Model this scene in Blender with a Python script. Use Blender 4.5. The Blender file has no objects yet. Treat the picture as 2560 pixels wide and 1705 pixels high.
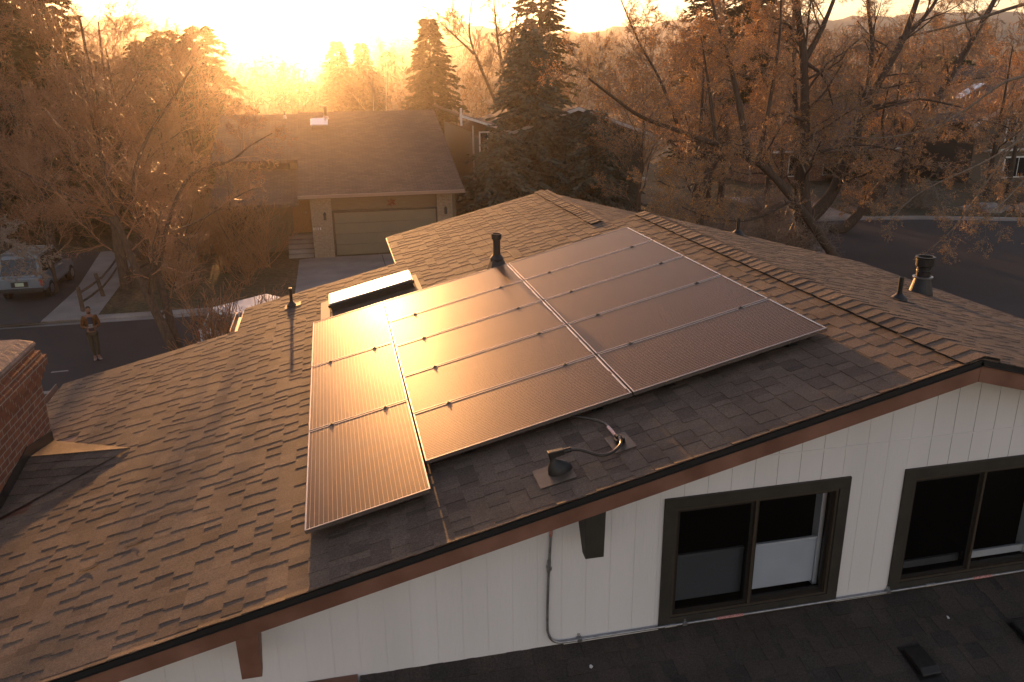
import bpy, bmesh, math, random
import numpy as np
from mathutils import Vector, Matrix
R_ = math.radians
C = bpy.context.scene.collection

# ------------------------------------------------------------------ camera
cam_d = bpy.data.cameras.new('camera'); cam = bpy.data.objects.new('camera', cam_d); C.objects.link(cam)
CP = Vector((-0.5735, -6.1108, 3.0518))
yaw, pitch, roll = 0.21250548, 0.31926741, -0.01138970
cy, sy, cp_, sp_ = math.cos(yaw), math.sin(yaw), math.cos(pitch), math.sin(pitch)
fw = Vector((sy*cp_, cy*cp_, -sp_)); rt = Vector((cy, -sy, 0)); up = rt.cross(fw)
r2 = math.cos(roll)*rt + math.sin(roll)*up; u2 = -math.sin(roll)*rt + math.cos(roll)*up
m = Matrix((r2, u2, -fw)).transposed().to_4x4(); m.translation = CP
cam.matrix_world = m
cam_d.sensor_width = 36; cam_d.lens = 2036.42/2560*36
cam_d.clip_start = 0.1; cam_d.clip_end = 20000
bpy.context.scene.camera = cam

# ------------------------------------------------------------------ sun, sky, exposure
SUN = Vector((-0.035, 0.9962, 0.0803)).normalized()
W = bpy.data.worlds.new('World'); bpy.context.scene.world = W; W.use_nodes = True
wn = W.node_tree; bg = wn.nodes['Background']
sky = wn.nodes.new('ShaderNodeTexSky'); sky.sky_type = 'NISHITA'; sky.sun_disc = False
sky.sun_elevation = math.asin(SUN.z); sky.sun_rotation = math.atan2(SUN.x, SUN.y)
sky.air_density = 1.0; sky.dust_density = 0.8; sky.ozone_density = 1.0; sky.altitude = 1600
wb = wn.nodes.new('ShaderNodeVectorMath'); wb.operation = 'MULTIPLY'; wb.inputs[1].default_value = (1.45, 1.0, .88)   # evening white balance
wn.links.new(sky.outputs[0], wb.inputs[0]); wn.links.new(wb.outputs[0], bg.inputs[0]); bg.inputs[1].default_value = 0.127
ld = bpy.data.lights.new('sun', 'SUN'); lo = bpy.data.objects.new('sun', ld); C.objects.link(lo)
ld.energy = 5.0; ld.angle = R_(0.6); ld.color = (1.0, 0.465, 0.155)
lo.rotation_euler = SUN.to_track_quat('Z', 'Y').to_euler(); lo.location = (0, 0, 60)
sc = bpy.context.scene
sc.view_settings.view_transform = 'Standard'; sc.view_settings.look = 'None'
sc.view_settings.exposure = 1.38; sc.view_settings.gamma = 1.0
sc.render.engine = 'CYCLES'
sc.cycles.max_bounces = 6; sc.cycles.diffuse_bounces = 3; sc.cycles.glossy_bounces = 3
sc.cycles.transmission_bounces = 4; sc.cycles.transparent_max_bounces = 8; sc.cycles.volume_bounces = 0
sc.cycles.sample_clamp_indirect = 6.0
sc.cycles.use_denoising = True
HAZE_DENSITY = 0.00050; HAZE_G = 0.90

# ------------------------------------------------------------------ materials
def mat(name, rgb, rough=0.7, metal=0.0, var=None, vscale=3.0, bump=0.0, bscale=40.0, spec=0.5, coat=0.0, island=0.0, speck=0.0, sscale=300.0, stretch=None, transl=0.0):
    """principled with noise variation between rgb and var, random value per mesh island, speckle, bump"""
    m = bpy.data.materials.new(name); m.use_nodes = True
    nt = m.node_tree; b = nt.nodes['Principled BSDF']; L = nt.links.new
    b.inputs['Roughness'].default_value = rough; b.inputs['Metallic'].default_value = metal
    b.inputs['Specular IOR Level'].default_value = spec; b.inputs['Coat Weight'].default_value = coat
    tc = nt.nodes.new('ShaderNodeTexCoord'); co = tc.outputs['Object']
    if stretch:
        mp = nt.nodes.new('ShaderNodeMapping'); mp.inputs['Scale'].default_value = stretch; L(co, mp.inputs[0]); co = mp.outputs[0]
    rgbn = nt.nodes.new('ShaderNodeRGB'); rgbn.outputs[0].default_value = (*rgb, 1); col = rgbn.outputs[0]
    def noise(s, d=3.0):
        n = nt.nodes.new('ShaderNodeTexNoise'); n.inputs['Scale'].default_value = s; n.inputs['Detail'].default_value = d; L(co, n.inputs[0]); return n.outputs[0]
    def mix(f, a, c2, lo=0.35, hi=0.65):
        mr = nt.nodes.new('ShaderNodeMapRange'); mr.inputs[1].default_value = lo; mr.inputs[2].default_value = hi; L(f, mr.inputs[0])
        x = nt.nodes.new('ShaderNodeMix'); x.data_type = 'RGBA'; L(mr.outputs[0], x.inputs[0]); L(a, x.inputs[6])
        if isinstance(c2, tuple): x.inputs[7].default_value = (*c2, 1)
        else: L(c2, x.inputs[7])
        return x.outputs[2]
    if var: col = mix(noise(vscale), col, tuple(var))
    if island:
        g = nt.nodes.new('ShaderNodeNewGeometry'); mr = nt.nodes.new('ShaderNodeMapRange')
        mr.inputs[3].default_value = 1-island; mr.inputs[4].default_value = 1+island; L(g.outputs['Random Per Island'], mr.inputs[0])
        h = nt.nodes.new('ShaderNodeHueSaturation'); L(mr.outputs[0], h.inputs['Value']); L(col, h.inputs['Color']); col = h.outputs[0]
    if speck:
        n = noise(sscale, 1.0); mr = nt.nodes.new('ShaderNodeMapRange'); mr.inputs[1].default_value = .3; mr.inputs[2].default_value = .7
        mr.inputs[3].default_value = 1-speck; mr.inputs[4].default_value = 1+speck; L(n, mr.inputs[0])
        h = nt.nodes.new('ShaderNodeHueSaturation'); L(mr.outputs[0], h.inputs['Value']); L(col, h.inputs['Color']); col = h.outputs[0]
    L(col, b.inputs['Base Color'])
    if bump:
        bp = nt.nodes.new('ShaderNodeBump'); bp.inputs['Strength'].default_value = bump; bp.inputs['Distance'].default_value = 0.01
        L(noise(bscale, 4.0), bp.inputs['Height']); L(bp.outputs[0], b.inputs['Normal'])
    if transl:
        t = nt.nodes.new('ShaderNodeBsdfTranslucent'); L(col, t.inputs[0]); ms = nt.nodes.new('ShaderNodeMixShader')
        ms.inputs[0].default_value = transl; L(b.outputs[0], ms.inputs[1]); L(t.outputs[0], ms.inputs[2]); L(ms.outputs[0], nt.nodes['Material Output'].inputs[0])
    return m

def brick_mat(name, c1, c2, mortar, bw=.2, bh=.072, ms=.010, axis='YZ', rough=.85):
    m = bpy.data.materials.new(name); m.use_nodes = True; nt = m.node_tree; L = nt.links.new; b = nt.nodes['Principled BSDF']
    tc = nt.nodes.new('ShaderNodeTexCoord'); sp = nt.nodes.new('ShaderNodeSeparateXYZ'); cb = nt.nodes.new('ShaderNodeCombineXYZ')
    L(tc.outputs['Object'], sp.inputs[0])
    ad = nt.nodes.new('ShaderNodeMath'); ad.operation = 'ADD'; L(sp.outputs['X'], ad.inputs[0]); L(sp.outputs['Y'], ad.inputs[1])
    L(ad.outputs[0], cb.inputs[0]); L(sp.outputs['Z'], cb.inputs[1])
    br = nt.nodes.new('ShaderNodeTexBrick'); br.inputs['Scale'].default_value = 1; br.inputs['Brick Width'].default_value = bw
    br.inputs['Row Height'].default_value = bh; br.inputs['Mortar Size'].default_value = ms; br.inputs['Mortar Smooth'].default_value = .2
    br.inputs['Color1'].default_value = (*c1, 1); br.inputs['Color2'].default_value = (*c2, 1); br.inputs['Mortar'].default_value = (*mortar, 1)
    L(cb.outputs[0], br.inputs[0])
    n = nt.nodes.new('ShaderNodeTexNoise'); n.inputs['Scale'].default_value = 9; n.inputs['Detail'].default_value = 6; L(tc.outputs['Object'], n.inputs[0])
    mr = nt.nodes.new('ShaderNodeMapRange'); mr.inputs[3].default_value = .55; mr.inputs[4].default_value = 1.4; L(n.outputs[0], mr.inputs[0])
    h = nt.nodes.new('ShaderNodeHueSaturation'); L(mr.outputs[0], h.inputs['Value']); L(br.outputs[0], h.inputs['Color']); L(h.outputs[0], b.inputs['Base Color'])
    bp = nt.nodes.new('ShaderNodeBump'); bp.inputs['Strength'].default_value = .7; bp.inputs['Distance'].default_value = .012; bp.invert = True
    L(br.outputs['Fac'], bp.inputs['Height']); L(bp.outputs[0], b.inputs['Normal']); b.inputs['Roughness'].default_value = rough
    return m

M = {}
def shingle_mat(name, a, b_, c):
    m = bpy.data.materials.new(name); m.use_nodes = True; nt = m.node_tree; L = nt.links.new; b = nt.nodes['Principled BSDF']
    g = nt.nodes.new('ShaderNodeNewGeometry'); tc = nt.nodes.new('ShaderNodeTexCoord')
    cr = nt.nodes.new('ShaderNodeValToRGB'); L(g.outputs['Random Per Island'], cr.inputs[0])
    cr.color_ramp.elements[0].color = (*a, 1); cr.color_ramp.elements[1].color = (*c, 1); cr.color_ramp.elements[1].position = 1
    e = cr.color_ramp.elements.new(.5); e.color = (*b_, 1)
    n = nt.nodes.new('ShaderNodeTexNoise'); n.inputs['Scale'].default_value = 2.2; n.inputs['Detail'].default_value = 5; L(tc.outputs['Object'], n.inputs[0])
    n2 = nt.nodes.new('ShaderNodeTexNoise'); n2.inputs['Scale'].default_value = 230; n2.inputs['Detail'].default_value = 2; L(tc.outputs['Object'], n2.inputs[0])
    v = nt.nodes.new('ShaderNodeMath'); v.operation = 'MULTIPLY_ADD'; L(n.outputs[0], v.inputs[0]); v.inputs[1].default_value = .9; v.inputs[2].default_value = .55
    v2 = nt.nodes.new('ShaderNodeMapRange'); v2.inputs[1].default_value = .3; v2.inputs[2].default_value = .7; v2.inputs[3].default_value = .55; v2.inputs[4].default_value = 1.5; L(n2.outputs[0], v2.inputs[0])
    v3 = nt.nodes.new('ShaderNodeMath'); v3.operation = 'MULTIPLY'; L(v.outputs[0], v3.inputs[0]); L(v2.outputs[0], v3.inputs[1])
    n4 = nt.nodes.new('ShaderNodeTexNoise'); n4.inputs['Scale'].default_value = 62; n4.inputs['Detail'].default_value = 3; L(tc.outputs['Object'], n4.inputs[0])
    v4 = nt.nodes.new('ShaderNodeMapRange'); v4.inputs[1].default_value = .3; v4.inputs[2].default_value = .7; v4.inputs[3].default_value = .72; v4.inputs[4].default_value = 1.28; L(n4.outputs[0], v4.inputs[0])
    v5 = nt.nodes.new('ShaderNodeMath'); v5.operation = 'MULTIPLY'; L(v3.outputs[0], v5.inputs[0]); L(v4.outputs[0], v5.inputs[1]); v3 = v5
    h = nt.nodes.new('ShaderNodeHueSaturation'); L(cr.outputs[0], h.inputs['Color']); L(v3.outputs[0], h.inputs['Value']); L(h.outputs[0], b.inputs['Base Color'])
    bp = nt.nodes.new('ShaderNodeBump'); bp.inputs['Strength'].default_value = .9; bp.inputs['Distance'].default_value = .0035; L(n2.outputs[0], bp.inputs['Height']); L(bp.outputs[0], b.inputs['Normal'])
    b.inputs['Roughness'].default_value = .8; b.inputs['Specular IOR Level'].default_value = .3
    return m
M['shingle'] = shingle_mat('asphalt_shingle', (.080, .057, .045), (.150, .108, .080), (.112, .082, .064))
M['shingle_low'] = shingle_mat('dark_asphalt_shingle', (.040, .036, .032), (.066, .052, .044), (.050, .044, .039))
def far_shingle(name, c1, c2, c3):
    m = bpy.data.materials.new(name); m.use_nodes = True; nt = m.node_tree; L = nt.links.new; b = nt.nodes['Principled BSDF']
    tc = nt.nodes.new('ShaderNodeTexCoord'); br = nt.nodes.new('ShaderNodeTexBrick'); br.inputs['Scale'].default_value = 1; br.inputs['Brick Width'].default_value = .34
    br.inputs['Row Height'].default_value = .16; br.inputs['Mortar Size'].default_value = .012; br.inputs['Color1'].default_value = (*c1, 1); br.inputs['Color2'].default_value = (*c2, 1); br.inputs['Mortar'].default_value = (*c3, 1)
    L(tc.outputs['Object'], br.inputs[0]); n = nt.nodes.new('ShaderNodeTexNoise'); n.inputs['Scale'].default_value = 1.1; n.inputs['Detail'].default_value = 6; L(tc.outputs['Object'], n.inputs[0])
    mr = nt.nodes.new('ShaderNodeMapRange'); mr.inputs[3].default_value = .6; mr.inputs[4].default_value = 1.35; L(n.outputs[0], mr.inputs[0])
    h = nt.nodes.new('ShaderNodeHueSaturation'); L(mr.outputs[0], h.inputs['Value']); L(br.outputs[0], h.inputs['Color']); L(h.outputs[0], b.inputs['Base Color']); b.inputs['Roughness'].default_value = .8
    bp = nt.nodes.new('ShaderNodeBump'); bp.inputs['Strength'].default_value = .6; bp.inputs['Distance'].default_value = .02; bp.invert = True; L(br.outputs['Fac'], bp.inputs['Height']); L(bp.outputs[0], b.inputs['Normal']); return m
M['shingle_far'] = far_shingle('far_shingle', (.13, .088, .066), (.075, .055, .045), (.035, .028, .024))
M['black'] = mat('black_metal', (.012, .012, .013), .4, metal=.0, spec=.5, var=(.03, .028, .026), vscale=8)
M['rubber'] = mat('black_plastic', (.010, .010, .010), .45, var=(.022, .02, .018), vscale=20, bump=.15, bscale=60)
M['boot'] = mat('flashing_boot', (.018, .018, .019), .5, metal=.1, var=(.032, .03, .03), vscale=15)
M['galv'] = mat('galvanised_steel', (.42, .43, .45), .38, metal=.85, var=(.3, .3, .31), vscale=25)
M['drip'] = mat('drip_edge', (.035, .036, .038), .4, metal=.5)
M['fascia'] = mat('brown_fascia_paint', (.150, .064, .040), .6, var=(.23, .11, .075), vscale=3, stretch=(1, 6, 1), bump=.2, bscale=30)
M['siding'] = mat('white_siding_paint', (.74, .73, .74), .65, var=(.68, .67, .67), vscale=1.5, bump=.25, bscale=60, stretch=(1, 1, .12))
M['trim'] = mat('dark_trim_paint', (.024, .023, .019), .6, var=(.035, .032, .026), vscale=6, bump=.15)
M['frame'] = mat('bronze_window_frame', (.075, .060, .045), .45, metal=.4)
M['frame_dark'] = mat('dark_sash', (.014, .013, .012), .45)
M['blind'] = mat('cellular_blind', (.62, .66, .74), .8, var=(.55, .6, .68), vscale=3)
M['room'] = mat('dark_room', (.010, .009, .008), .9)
M['white'] = mat('white_trim', (.75, .74, .72), .55, var=(.6, .6, .58), vscale=10)
M['alu'] = mat('bronze_anodised_frame', (.42, .36, .32), .27, metal=.9)
M['rail'] = mat('aluminium_rail', (.55, .53, .50), .3, metal=.9)
M['brick'] = brick_mat('chimney_brick', (.24, .085, .040), (.17, .060, .032), (.30, .25, .20), bw=.21, bh=.0775, ms=.007)
M['brick2'] = brick_mat('tan_brick', (.30, .22, .15), (.25, .18, .12), (.30, .27, .22))
M['brick3'] = brick_mat('red_brick', (.26, .10, .055), (.20, .08, .05), (.3, .25, .2))
M['crown'] = mat('weathered_concrete', (.27, .18, .15), .8, var=(.15, .115, .10), vscale=5, bump=.6, bscale=14, speck=.2, sscale=80)
M['asphalt'] = mat('asphalt', (.054, .040, .036), .85, var=(.040, .031, .029), vscale=.35, speck=.25, sscale=40, bump=.3, bscale=80)
M['asphalt2'] = mat('driveway_asphalt', (.045, .038, .036), .85, var=(.06, .05, .045), vscale=1.0, speck=.2, sscale=40)
M['concrete'] = mat('concrete', (.34, .30, .27), .8, var=(.25, .22, .20), vscale=.8, speck=.12, sscale=30)
M['lawn'] = mat('dormant_lawn', (.125, .080, .038), .9, var=(.065, .058, .024), vscale=.6, speck=.5, sscale=9, bump=1.0, bscale=12)
M['ground'] = mat('dry_ground', (.12, .085, .045), .95, var=(.075, .062, .035), vscale=.02, speck=.3, sscale=.6)
M['hill'] = mat('far_hill', (.10, .085, .07), .95, var=(.07, .065, .06), vscale=.004)
M['bark'] = mat('grey_bark', (.11, .075, .052), .85, var=(.06, .042, .03), vscale=6, stretch=(3, 3, .6), bump=1.0, bscale=14)
M['bark2'] = mat('pale_bark', (.26, .20, .145), .8, var=(.13, .10, .07), vscale=5, stretch=(3, 3, .5), bump=1.0, bscale=12)
M['bark_w'] = mat('white_bark', (.55, .50, .43), .7, var=(.35, .3, .25), vscale=8)
M['twig'] = mat('twigs', (.32, .150, .065), .42, island=.4, spec=.8)
M['twig2'] = mat('pale_twigs', (.25, .18, .13), .45, island=.4, spec=.7)
M['twig_near'] = mat('grey_twigs', (.28, .22, .17), .5, island=.3)
M['bud'] = mat('orange_buds', (.82, .46, .15), .5, island=.45, transl=.45)
M['needle'] = mat('blue_spruce_needles', (.080, .125, .110), .6, island=.5, transl=.1)
M['needle2'] = mat('green_needles', (.055, .060, .025), .6, island=.5, transl=.2)
M['needle3'] = mat('juniper_needles', (.060, .070, .020), .6, island=.45, transl=.15)
M['brush'] = mat('woodland_twigs', (.16, .095, .055), .7, island=.5, transl=.35)
M['sid_tan'] = mat('tan_siding', (.16, .125, .08), .7, var=(.13, .10, .07), vscale=2, stretch=(1, 1, 12), bump=.3)
M['sid_grey'] = mat('grey_green_siding', (.085, .105, .095), .7, var=(.07, .085, .078), vscale=2, stretch=(1, 1, 14), bump=.4)
M['sid_brown'] = mat('brown_siding', (.14, .105, .075), .7, var=(.10, .08, .06), vscale=2, stretch=(1, 1, 12), bump=.3)
M['garage'] = mat('garage_door_paint', (.17, .155, .105), .6, var=(.15, .14, .10), vscale=2)
M['door'] = mat('orange_wood_door', (.38, .17, .05), .5, var=(.28, .12, .04), vscale=6, stretch=(4, 4, 1))
M['rust'] = mat('rusty_star_paint', (.22, .05, .03), .6, var=(.12, .03, .02), vscale=12)
M['wood'] = mat('old_fence_wood', (.13, .09, .06), .85, var=(.08, .055, .04), vscale=5, bump=.8, bscale=20)
M['suv'] = mat('blue_grey_car_paint', (.15, .185, .22), .35, coat=.4, var=(.17, .205, .24), vscale=3)
M['carwhite'] = mat('white_car_paint', (.62, .63, .68), .35, coat=.5, var=(.55, .56, .6), vscale=3)
M['glass_car'] = mat('car_glass', (.012, .012, .013), .12, spec=.8)
M['tail'] = mat('red_tail_light', (.35, .03, .015), .3, spec=.8)
M['tyre'] = mat('tyre_rubber', (.015, .015, .015), .8)
M['plate'] = mat('green_number_plate', (.30, .42, .22), .6, var=(.65, .7, .6), vscale=60)
M['rock'] = mat('pale_rock', (.36, .31, .27), .85, var=(.22, .19, .17), vscale=6, bump=.8)
M['skin'] = mat('skin', (.26, .13, .085), .6)
M['hair'] = mat('dark_hair', (.03, .018, .012), .7, bump=.6, bscale=200)
M['jacket'] = mat('mustard_brown_jacket', (.17, .065, .012), .8, bump=.4, bscale=60, var=(.13, .05, .01), vscale=10)
M['shirt'] = mat('grey_blue_shirt', (.05, .048, .07), .8)
M['trousers'] = mat('olive_trousers', (.085, .065, .04), .85)
M['shoe'] = mat('pale_shoes', (.50, .40, .35), .7, var=(.15, .1, .09), vscale=40)
M['pinklabel'] = mat('pink_label_tape', (.75, .32, .30), .6, var=(.85, .7, .68), vscale=120, stretch=(1, 1, 1))
M['redlabel'] = mat('red_label_tape', (.26, .05, .045), .6, var=(.7, .4, .38), vscale=150)
M['mastic'] = mat('dried_sealant', (.55, .43, .30), .7, bump=.8, bscale=60)
M['lit'] = mat('skylight_acrylic', (.88, .86, .83), .22, spec=1.0, coat=1.0, metal=.8)

def pane_mat():
    m = bpy.data.materials.new('window_glass'); m.use_nodes = True; nt = m.node_tree; L = nt.links.new
    nt.nodes.remove(nt.nodes['Principled BSDF']); out = nt.nodes['Material Output']
    g = nt.nodes.new('ShaderNodeBsdfGlossy'); g.inputs['Roughness'].default_value = .03
    t = nt.nodes.new('ShaderNodeBsdfTransparent'); t.inputs[0].default_value = (.93, .95, .96, 1)
    f = nt.nodes.new('ShaderNodeFresnel'); f.inputs[0].default_value = 1.5; x = nt.nodes.new('ShaderNodeMixShader')
    L(f.outputs[0], x.inputs[0]); L(t.outputs[0], x.inputs[1]); L(g.outputs[0], x.inputs[2]); L(x.outputs[0], out.inputs[0]); return m
M['pane'] = pane_mat()

def screen_mat():
    m = bpy.data.materials.new('insect_mesh'); m.use_nodes = True; nt = m.node_tree; L = nt.links.new; b = nt.nodes['Principled BSDF']
    b.inputs['Base Color'].default_value = (.003, .003, .003, 1); b.inputs['Roughness'].default_value = .9; b.inputs['Specular IOR Level'].default_value = .1; t = nt.nodes.new('ShaderNodeBsdfTransparent'); x = nt.nodes.new('ShaderNodeMixShader'); x.inputs[0].default_value = .38
    L(t.outputs[0], x.inputs[1]); L(b.outputs[0], x.inputs[2]); L(x.outputs[0], nt.nodes['Material Output'].inputs[0]); return m
M['screen'] = screen_mat()
def panel_mat(name, nl, ng, axis, len_, wid):
    """solar glass: dark cells, nl thin silver bus-bars along the long side, ng faint cell gaps across"""
    m = bpy.data.materials.new(name); m.use_nodes = True; nt = m.node_tree; L = nt.links.new; b = nt.nodes['Principled BSDF']
    tc = nt.nodes.new('ShaderNodeTexCoord'); sp = nt.nodes.new('ShaderNodeSeparateXYZ'); L(tc.outputs['Object'], sp.inputs[0])
    def mth(op, a, b2=None, c=None):
        n = nt.nodes.new('ShaderNodeMath'); n.operation = op
        for i, q in enumerate((a, b2, c)):
            if q is None: continue
            if isinstance(q, (int, float)): n.inputs[i].default_value = q
            else: L(q, n.inputs[i])
        return n.outputs[0]
    def line(src, pitch_, half):
        f = mth('FRACT', mth('DIVIDE', src, pitch_)); d = mth('ABSOLUTE', mth('SUBTRACT', f, .5)); return mth('LESS_THAN', d, half/pitch_)
    along, across = (sp.outputs['X'], sp.outputs['Y']) if axis == 'X' else (sp.outputs['Y'], sp.outputs['X'])
    bus = line(across, wid/nl, .0011 if axis == 'X' else .0013); gap = line(along, len_/ng, .0016); gap2 = line(across, wid/6, .0016)
    gg = mth('MAXIMUM', gap, gap2)
    n = nt.nodes.new('ShaderNodeTexNoise'); n.inputs['Scale'].default_value = 2.3; n.inputs['Detail'].default_value = 4; L(tc.outputs['Object'], n.inputs[0])
    c1 = nt.nodes.new('ShaderNodeMix'); c1.data_type = 'RGBA'; L(n.outputs[0], c1.inputs[0]); c1.inputs[6].default_value = (.062, .033, .023, 1); c1.inputs[7].default_value = (.080, .043, .030, 1)
    c2 = nt.nodes.new('ShaderNodeMix'); c2.data_type = 'RGBA'; L(gg, c2.inputs[0]); L(c1.outputs[2], c2.inputs[6]); c2.inputs[7].default_value = (.045, .026, .019, 1)
    c3 = nt.nodes.new('ShaderNodeMix'); c3.data_type = 'RGBA'; L(bus, c3.inputs[0]); L(c2.outputs[2], c3.inputs[6]); c3.inputs[7].default_value = (.62, .50, .40, 1)
    L(c3.outputs[2], b.inputs['Base Color']); L(mth('MULTIPLY', bus, .25), b.inputs['Metallic'])
    b.inputs['Specular IOR Level'].default_value = .035; b.inputs['Specular Tint'].default_value = (1, .72, .55, 1)
    b.inputs['Coat Weight'].default_value = .26; b.inputs['Coat Roughness'].default_value = .20; b.inputs['Coat Tint'].default_value = (1, .86, .74, 1)
    n2 = nt.nodes.new('ShaderNodeTexNoise'); n2.inputs['Scale'].default_value = 1.2; L(tc.outputs['Object'], n2.inputs[0])
    mr = nt.nodes.new('ShaderNodeMapRange'); mr.inputs[3].default_value = .38; mr.inputs[4].default_value = .46; L(n2.outputs[0], mr.inputs[0]); L(mr.outputs[0], b.inputs['Roughness'])
    return m

# ------------------------------------------------------------------ mesh helpers
class MB:
    def __init__(s): s.v = []; s.f = []
    def add(s, vs, fs):
        n = len(s.v); s.v += [tuple(v) for v in vs]; s.f += [tuple(i+n for i in f) for f in fs]; return s
    def hexa(s, p):   # 8 points: bottom 4, top 4 (same order)
        return s.add(p, [(0, 3, 2, 1), (4, 5, 6, 7), (0, 1, 5, 4), (1, 2, 6, 5), (2, 3, 7, 6), (3, 0, 4, 7)])
    def box(s, x0, x1, y0, y1, z0, z1):
        return s.hexa([(x0, y0, z0), (x1, y0, z0), (x1, y1, z0), (x0, y1, z0), (x0, y0, z1), (x1, y0, z1), (x1, y1, z1), (x0, y1, z1)])
    def fbox(s, T, x0, x1, y0, y1, z0, z1):    # box in a frame given by function T(u,v,h)
        return s.hexa([T(x0, y0, z0), T(x1, y0, z0), T(x1, y1, z0), T(x0, y1, z0), T(x0, y0, z1), T(x1, y0, z1), T(x1, y1, z1), T(x0, y1, z1)])
    def prism(s, poly, vec):    # polygon list of 3d pts, extruded by vec
        n = len(poly); a = [tuple(p) for p in poly]; b = [(p[0]+vec[0], p[1]+vec[1], p[2]+vec[2]) for p in poly]
        return s.add(a+b, [tuple(range(n))[::-1], tuple(range(n, 2*n))]+[(i, (i+1) % n, n+(i+1) % n, n+i) for i in range(n)])
    def tube(s, pts, rad, sides=8, cap=True):
        pts = [Vector(p) for p in pts]; n = len(pts)
        if not hasattr(rad, '__len__'): rad = [rad]*n
        t0 = (pts[1]-pts[0]).normalized(); a = Vector((0, 0, 1)) if abs(t0.z) < .9 else Vector((1, 0, 0)); x = t0.cross(a).normalized()
        vs = []
        for i, p in enumerate(pts):
            t = (pts[min(i+1, n-1)]-pts[max(i-1, 0)]).normalized(); x = (x-t*x.dot(t)).normalized(); y = t.cross(x)
            for k in range(sides):
                an = 2*math.pi*k/sides; vs.append(p+(x*math.cos(an)+y*math.sin(an))*rad[i])
        fs = [(i*sides+k, i*sides+(k+1) % sides, (i+1)*sides+(k+1) % sides, (i+1)*sides+k) for i in range(n-1) for k in range(sides)]
        if cap: fs += [tuple(range(sides))[::-1], tuple(range((n-1)*sides, n*sides))]
        return s.add(vs, fs)
    def lathe(s, prof, o=(0, 0, 0), sides=24):   # profile [(r,z)]
        vs = [(o[0]+r*math.cos(2*math.pi*k/sides), o[1]+r*math.sin(2*math.pi*k/sides), o[2]+z) for r, z in prof for k in range(sides)]
        fs = [(i*sides+k, i*sides+(k+1) % sides, (i+1)*sides+(k+1) % sides, (i+1)*sides+k) for i in range(len(prof)-1) for k in range(sides)]
        return s.add(vs, fs)
    def build(s, name, material, parent=None, smooth=False, bevel=0, world_parent=False):
        me = bpy.data.meshes.new(name); me.from_pydata(s.v, [], s.f); me.validate(clean_customdata=False)
        return link(name, me, material, parent, smooth, bevel)
def link(name, me, material, parent=None, smooth=False, bevel=0):
    me.materials.append(material)
    if smooth: me.shade_smooth()
    o = bpy.data.objects.new(name, me); C.objects.link(o)
    if parent:
        o.parent = parent; pm = WM.get(parent.name, Matrix.Identity(4)); o.matrix_parent_inverse = pm.inverted()
    if bevel:
        b = o.modifiers.new('bevel', 'BEVEL'); b.width = bevel; b.segments = 2; b.limit_method = 'ANGLE'
    return o
WM = {}   # world matrix used as parent inverse, so that parts may be given in world coordinates
def thing(name, label, cat, loc=(0, 0, 0), group=None, rotz=0):
    o = bpy.data.objects.new(name, None); C.objects.link(o); o.location = loc; o.rotation_euler = (0, 0, rotz)
    o.empty_display_size = .2; WM[o.name] = Matrix.Translation(loc) @ Matrix.Rotation(rotz, 4, 'Z')
    return tag(o, label, cat, group)
def tag(o, label, cat, group=None, kind=None):
    o['label'] = label; o['category'] = cat
    if group: o['group'] = group
    if kind: o['kind'] = kind
    return o
def struct(o): o['kind'] = 'structure'; return o
def np_mesh(name, V, F):
    me = bpy.data.meshes.new(name); V = np.asarray(V, np.float32); F = np.asarray(F, np.int32)
    k = F.shape[1]; me.vertices.add(len(V)); me.vertices.foreach_set('co', V.ravel())
    me.loops.add(F.size); me.loops.foreach_set('vertex_index', F.ravel()); me.polygons.add(len(F))
    me.polygons.foreach_set('loop_start', np.arange(0, F.size, k, dtype=np.int32)); me.update(calc_edges=True); return me
def copy_tree(o, loc, rotz=0, scale=1, label=None):
    c = o.copy(); C.objects.link(c); c.location = loc; c.rotation_euler = (0, 0, rotz); c.scale = (scale,)*3
    if label: c['label'] = label
    for ch in o.children:
        d = ch.copy(); C.objects.link(d); d.parent = c
        for g in ch.children:
            e = g.copy(); C.objects.link(e); e.parent = d
    return c

# ------------------------------------------------------------------ frames of our house
PR = R_(13.7288)
UX = Vector((math.cos(PR), 0, math.sin(PR))); NX = Vector((-math.sin(PR), 0, math.cos(PR)))
def TL(u, v, h): return UX*u + Vector((0, v, 0)) + NX*h            # left slope; h=0 is the top of the solar panels
HR = -.112                                                          # shingle surface
RU = 4.31; RIDGE = TL(RU, 0, HR)
sr = math.atan(.262)
UR = Vector((math.cos(sr), 0, -math.sin(sr))); NR = Vector((math.sin(sr), 0, math.cos(sr)))
def TR(u, v, h): return Vector((RIDGE.x, v, RIDGE.z)) + UR*u + NR*h  # right slope, u runs down from the ridge
GZ = -5.5
house = thing('house', 'nearest house, white vertical siding under a brown shingle roof', 'house', (0, 2, GZ))

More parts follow.
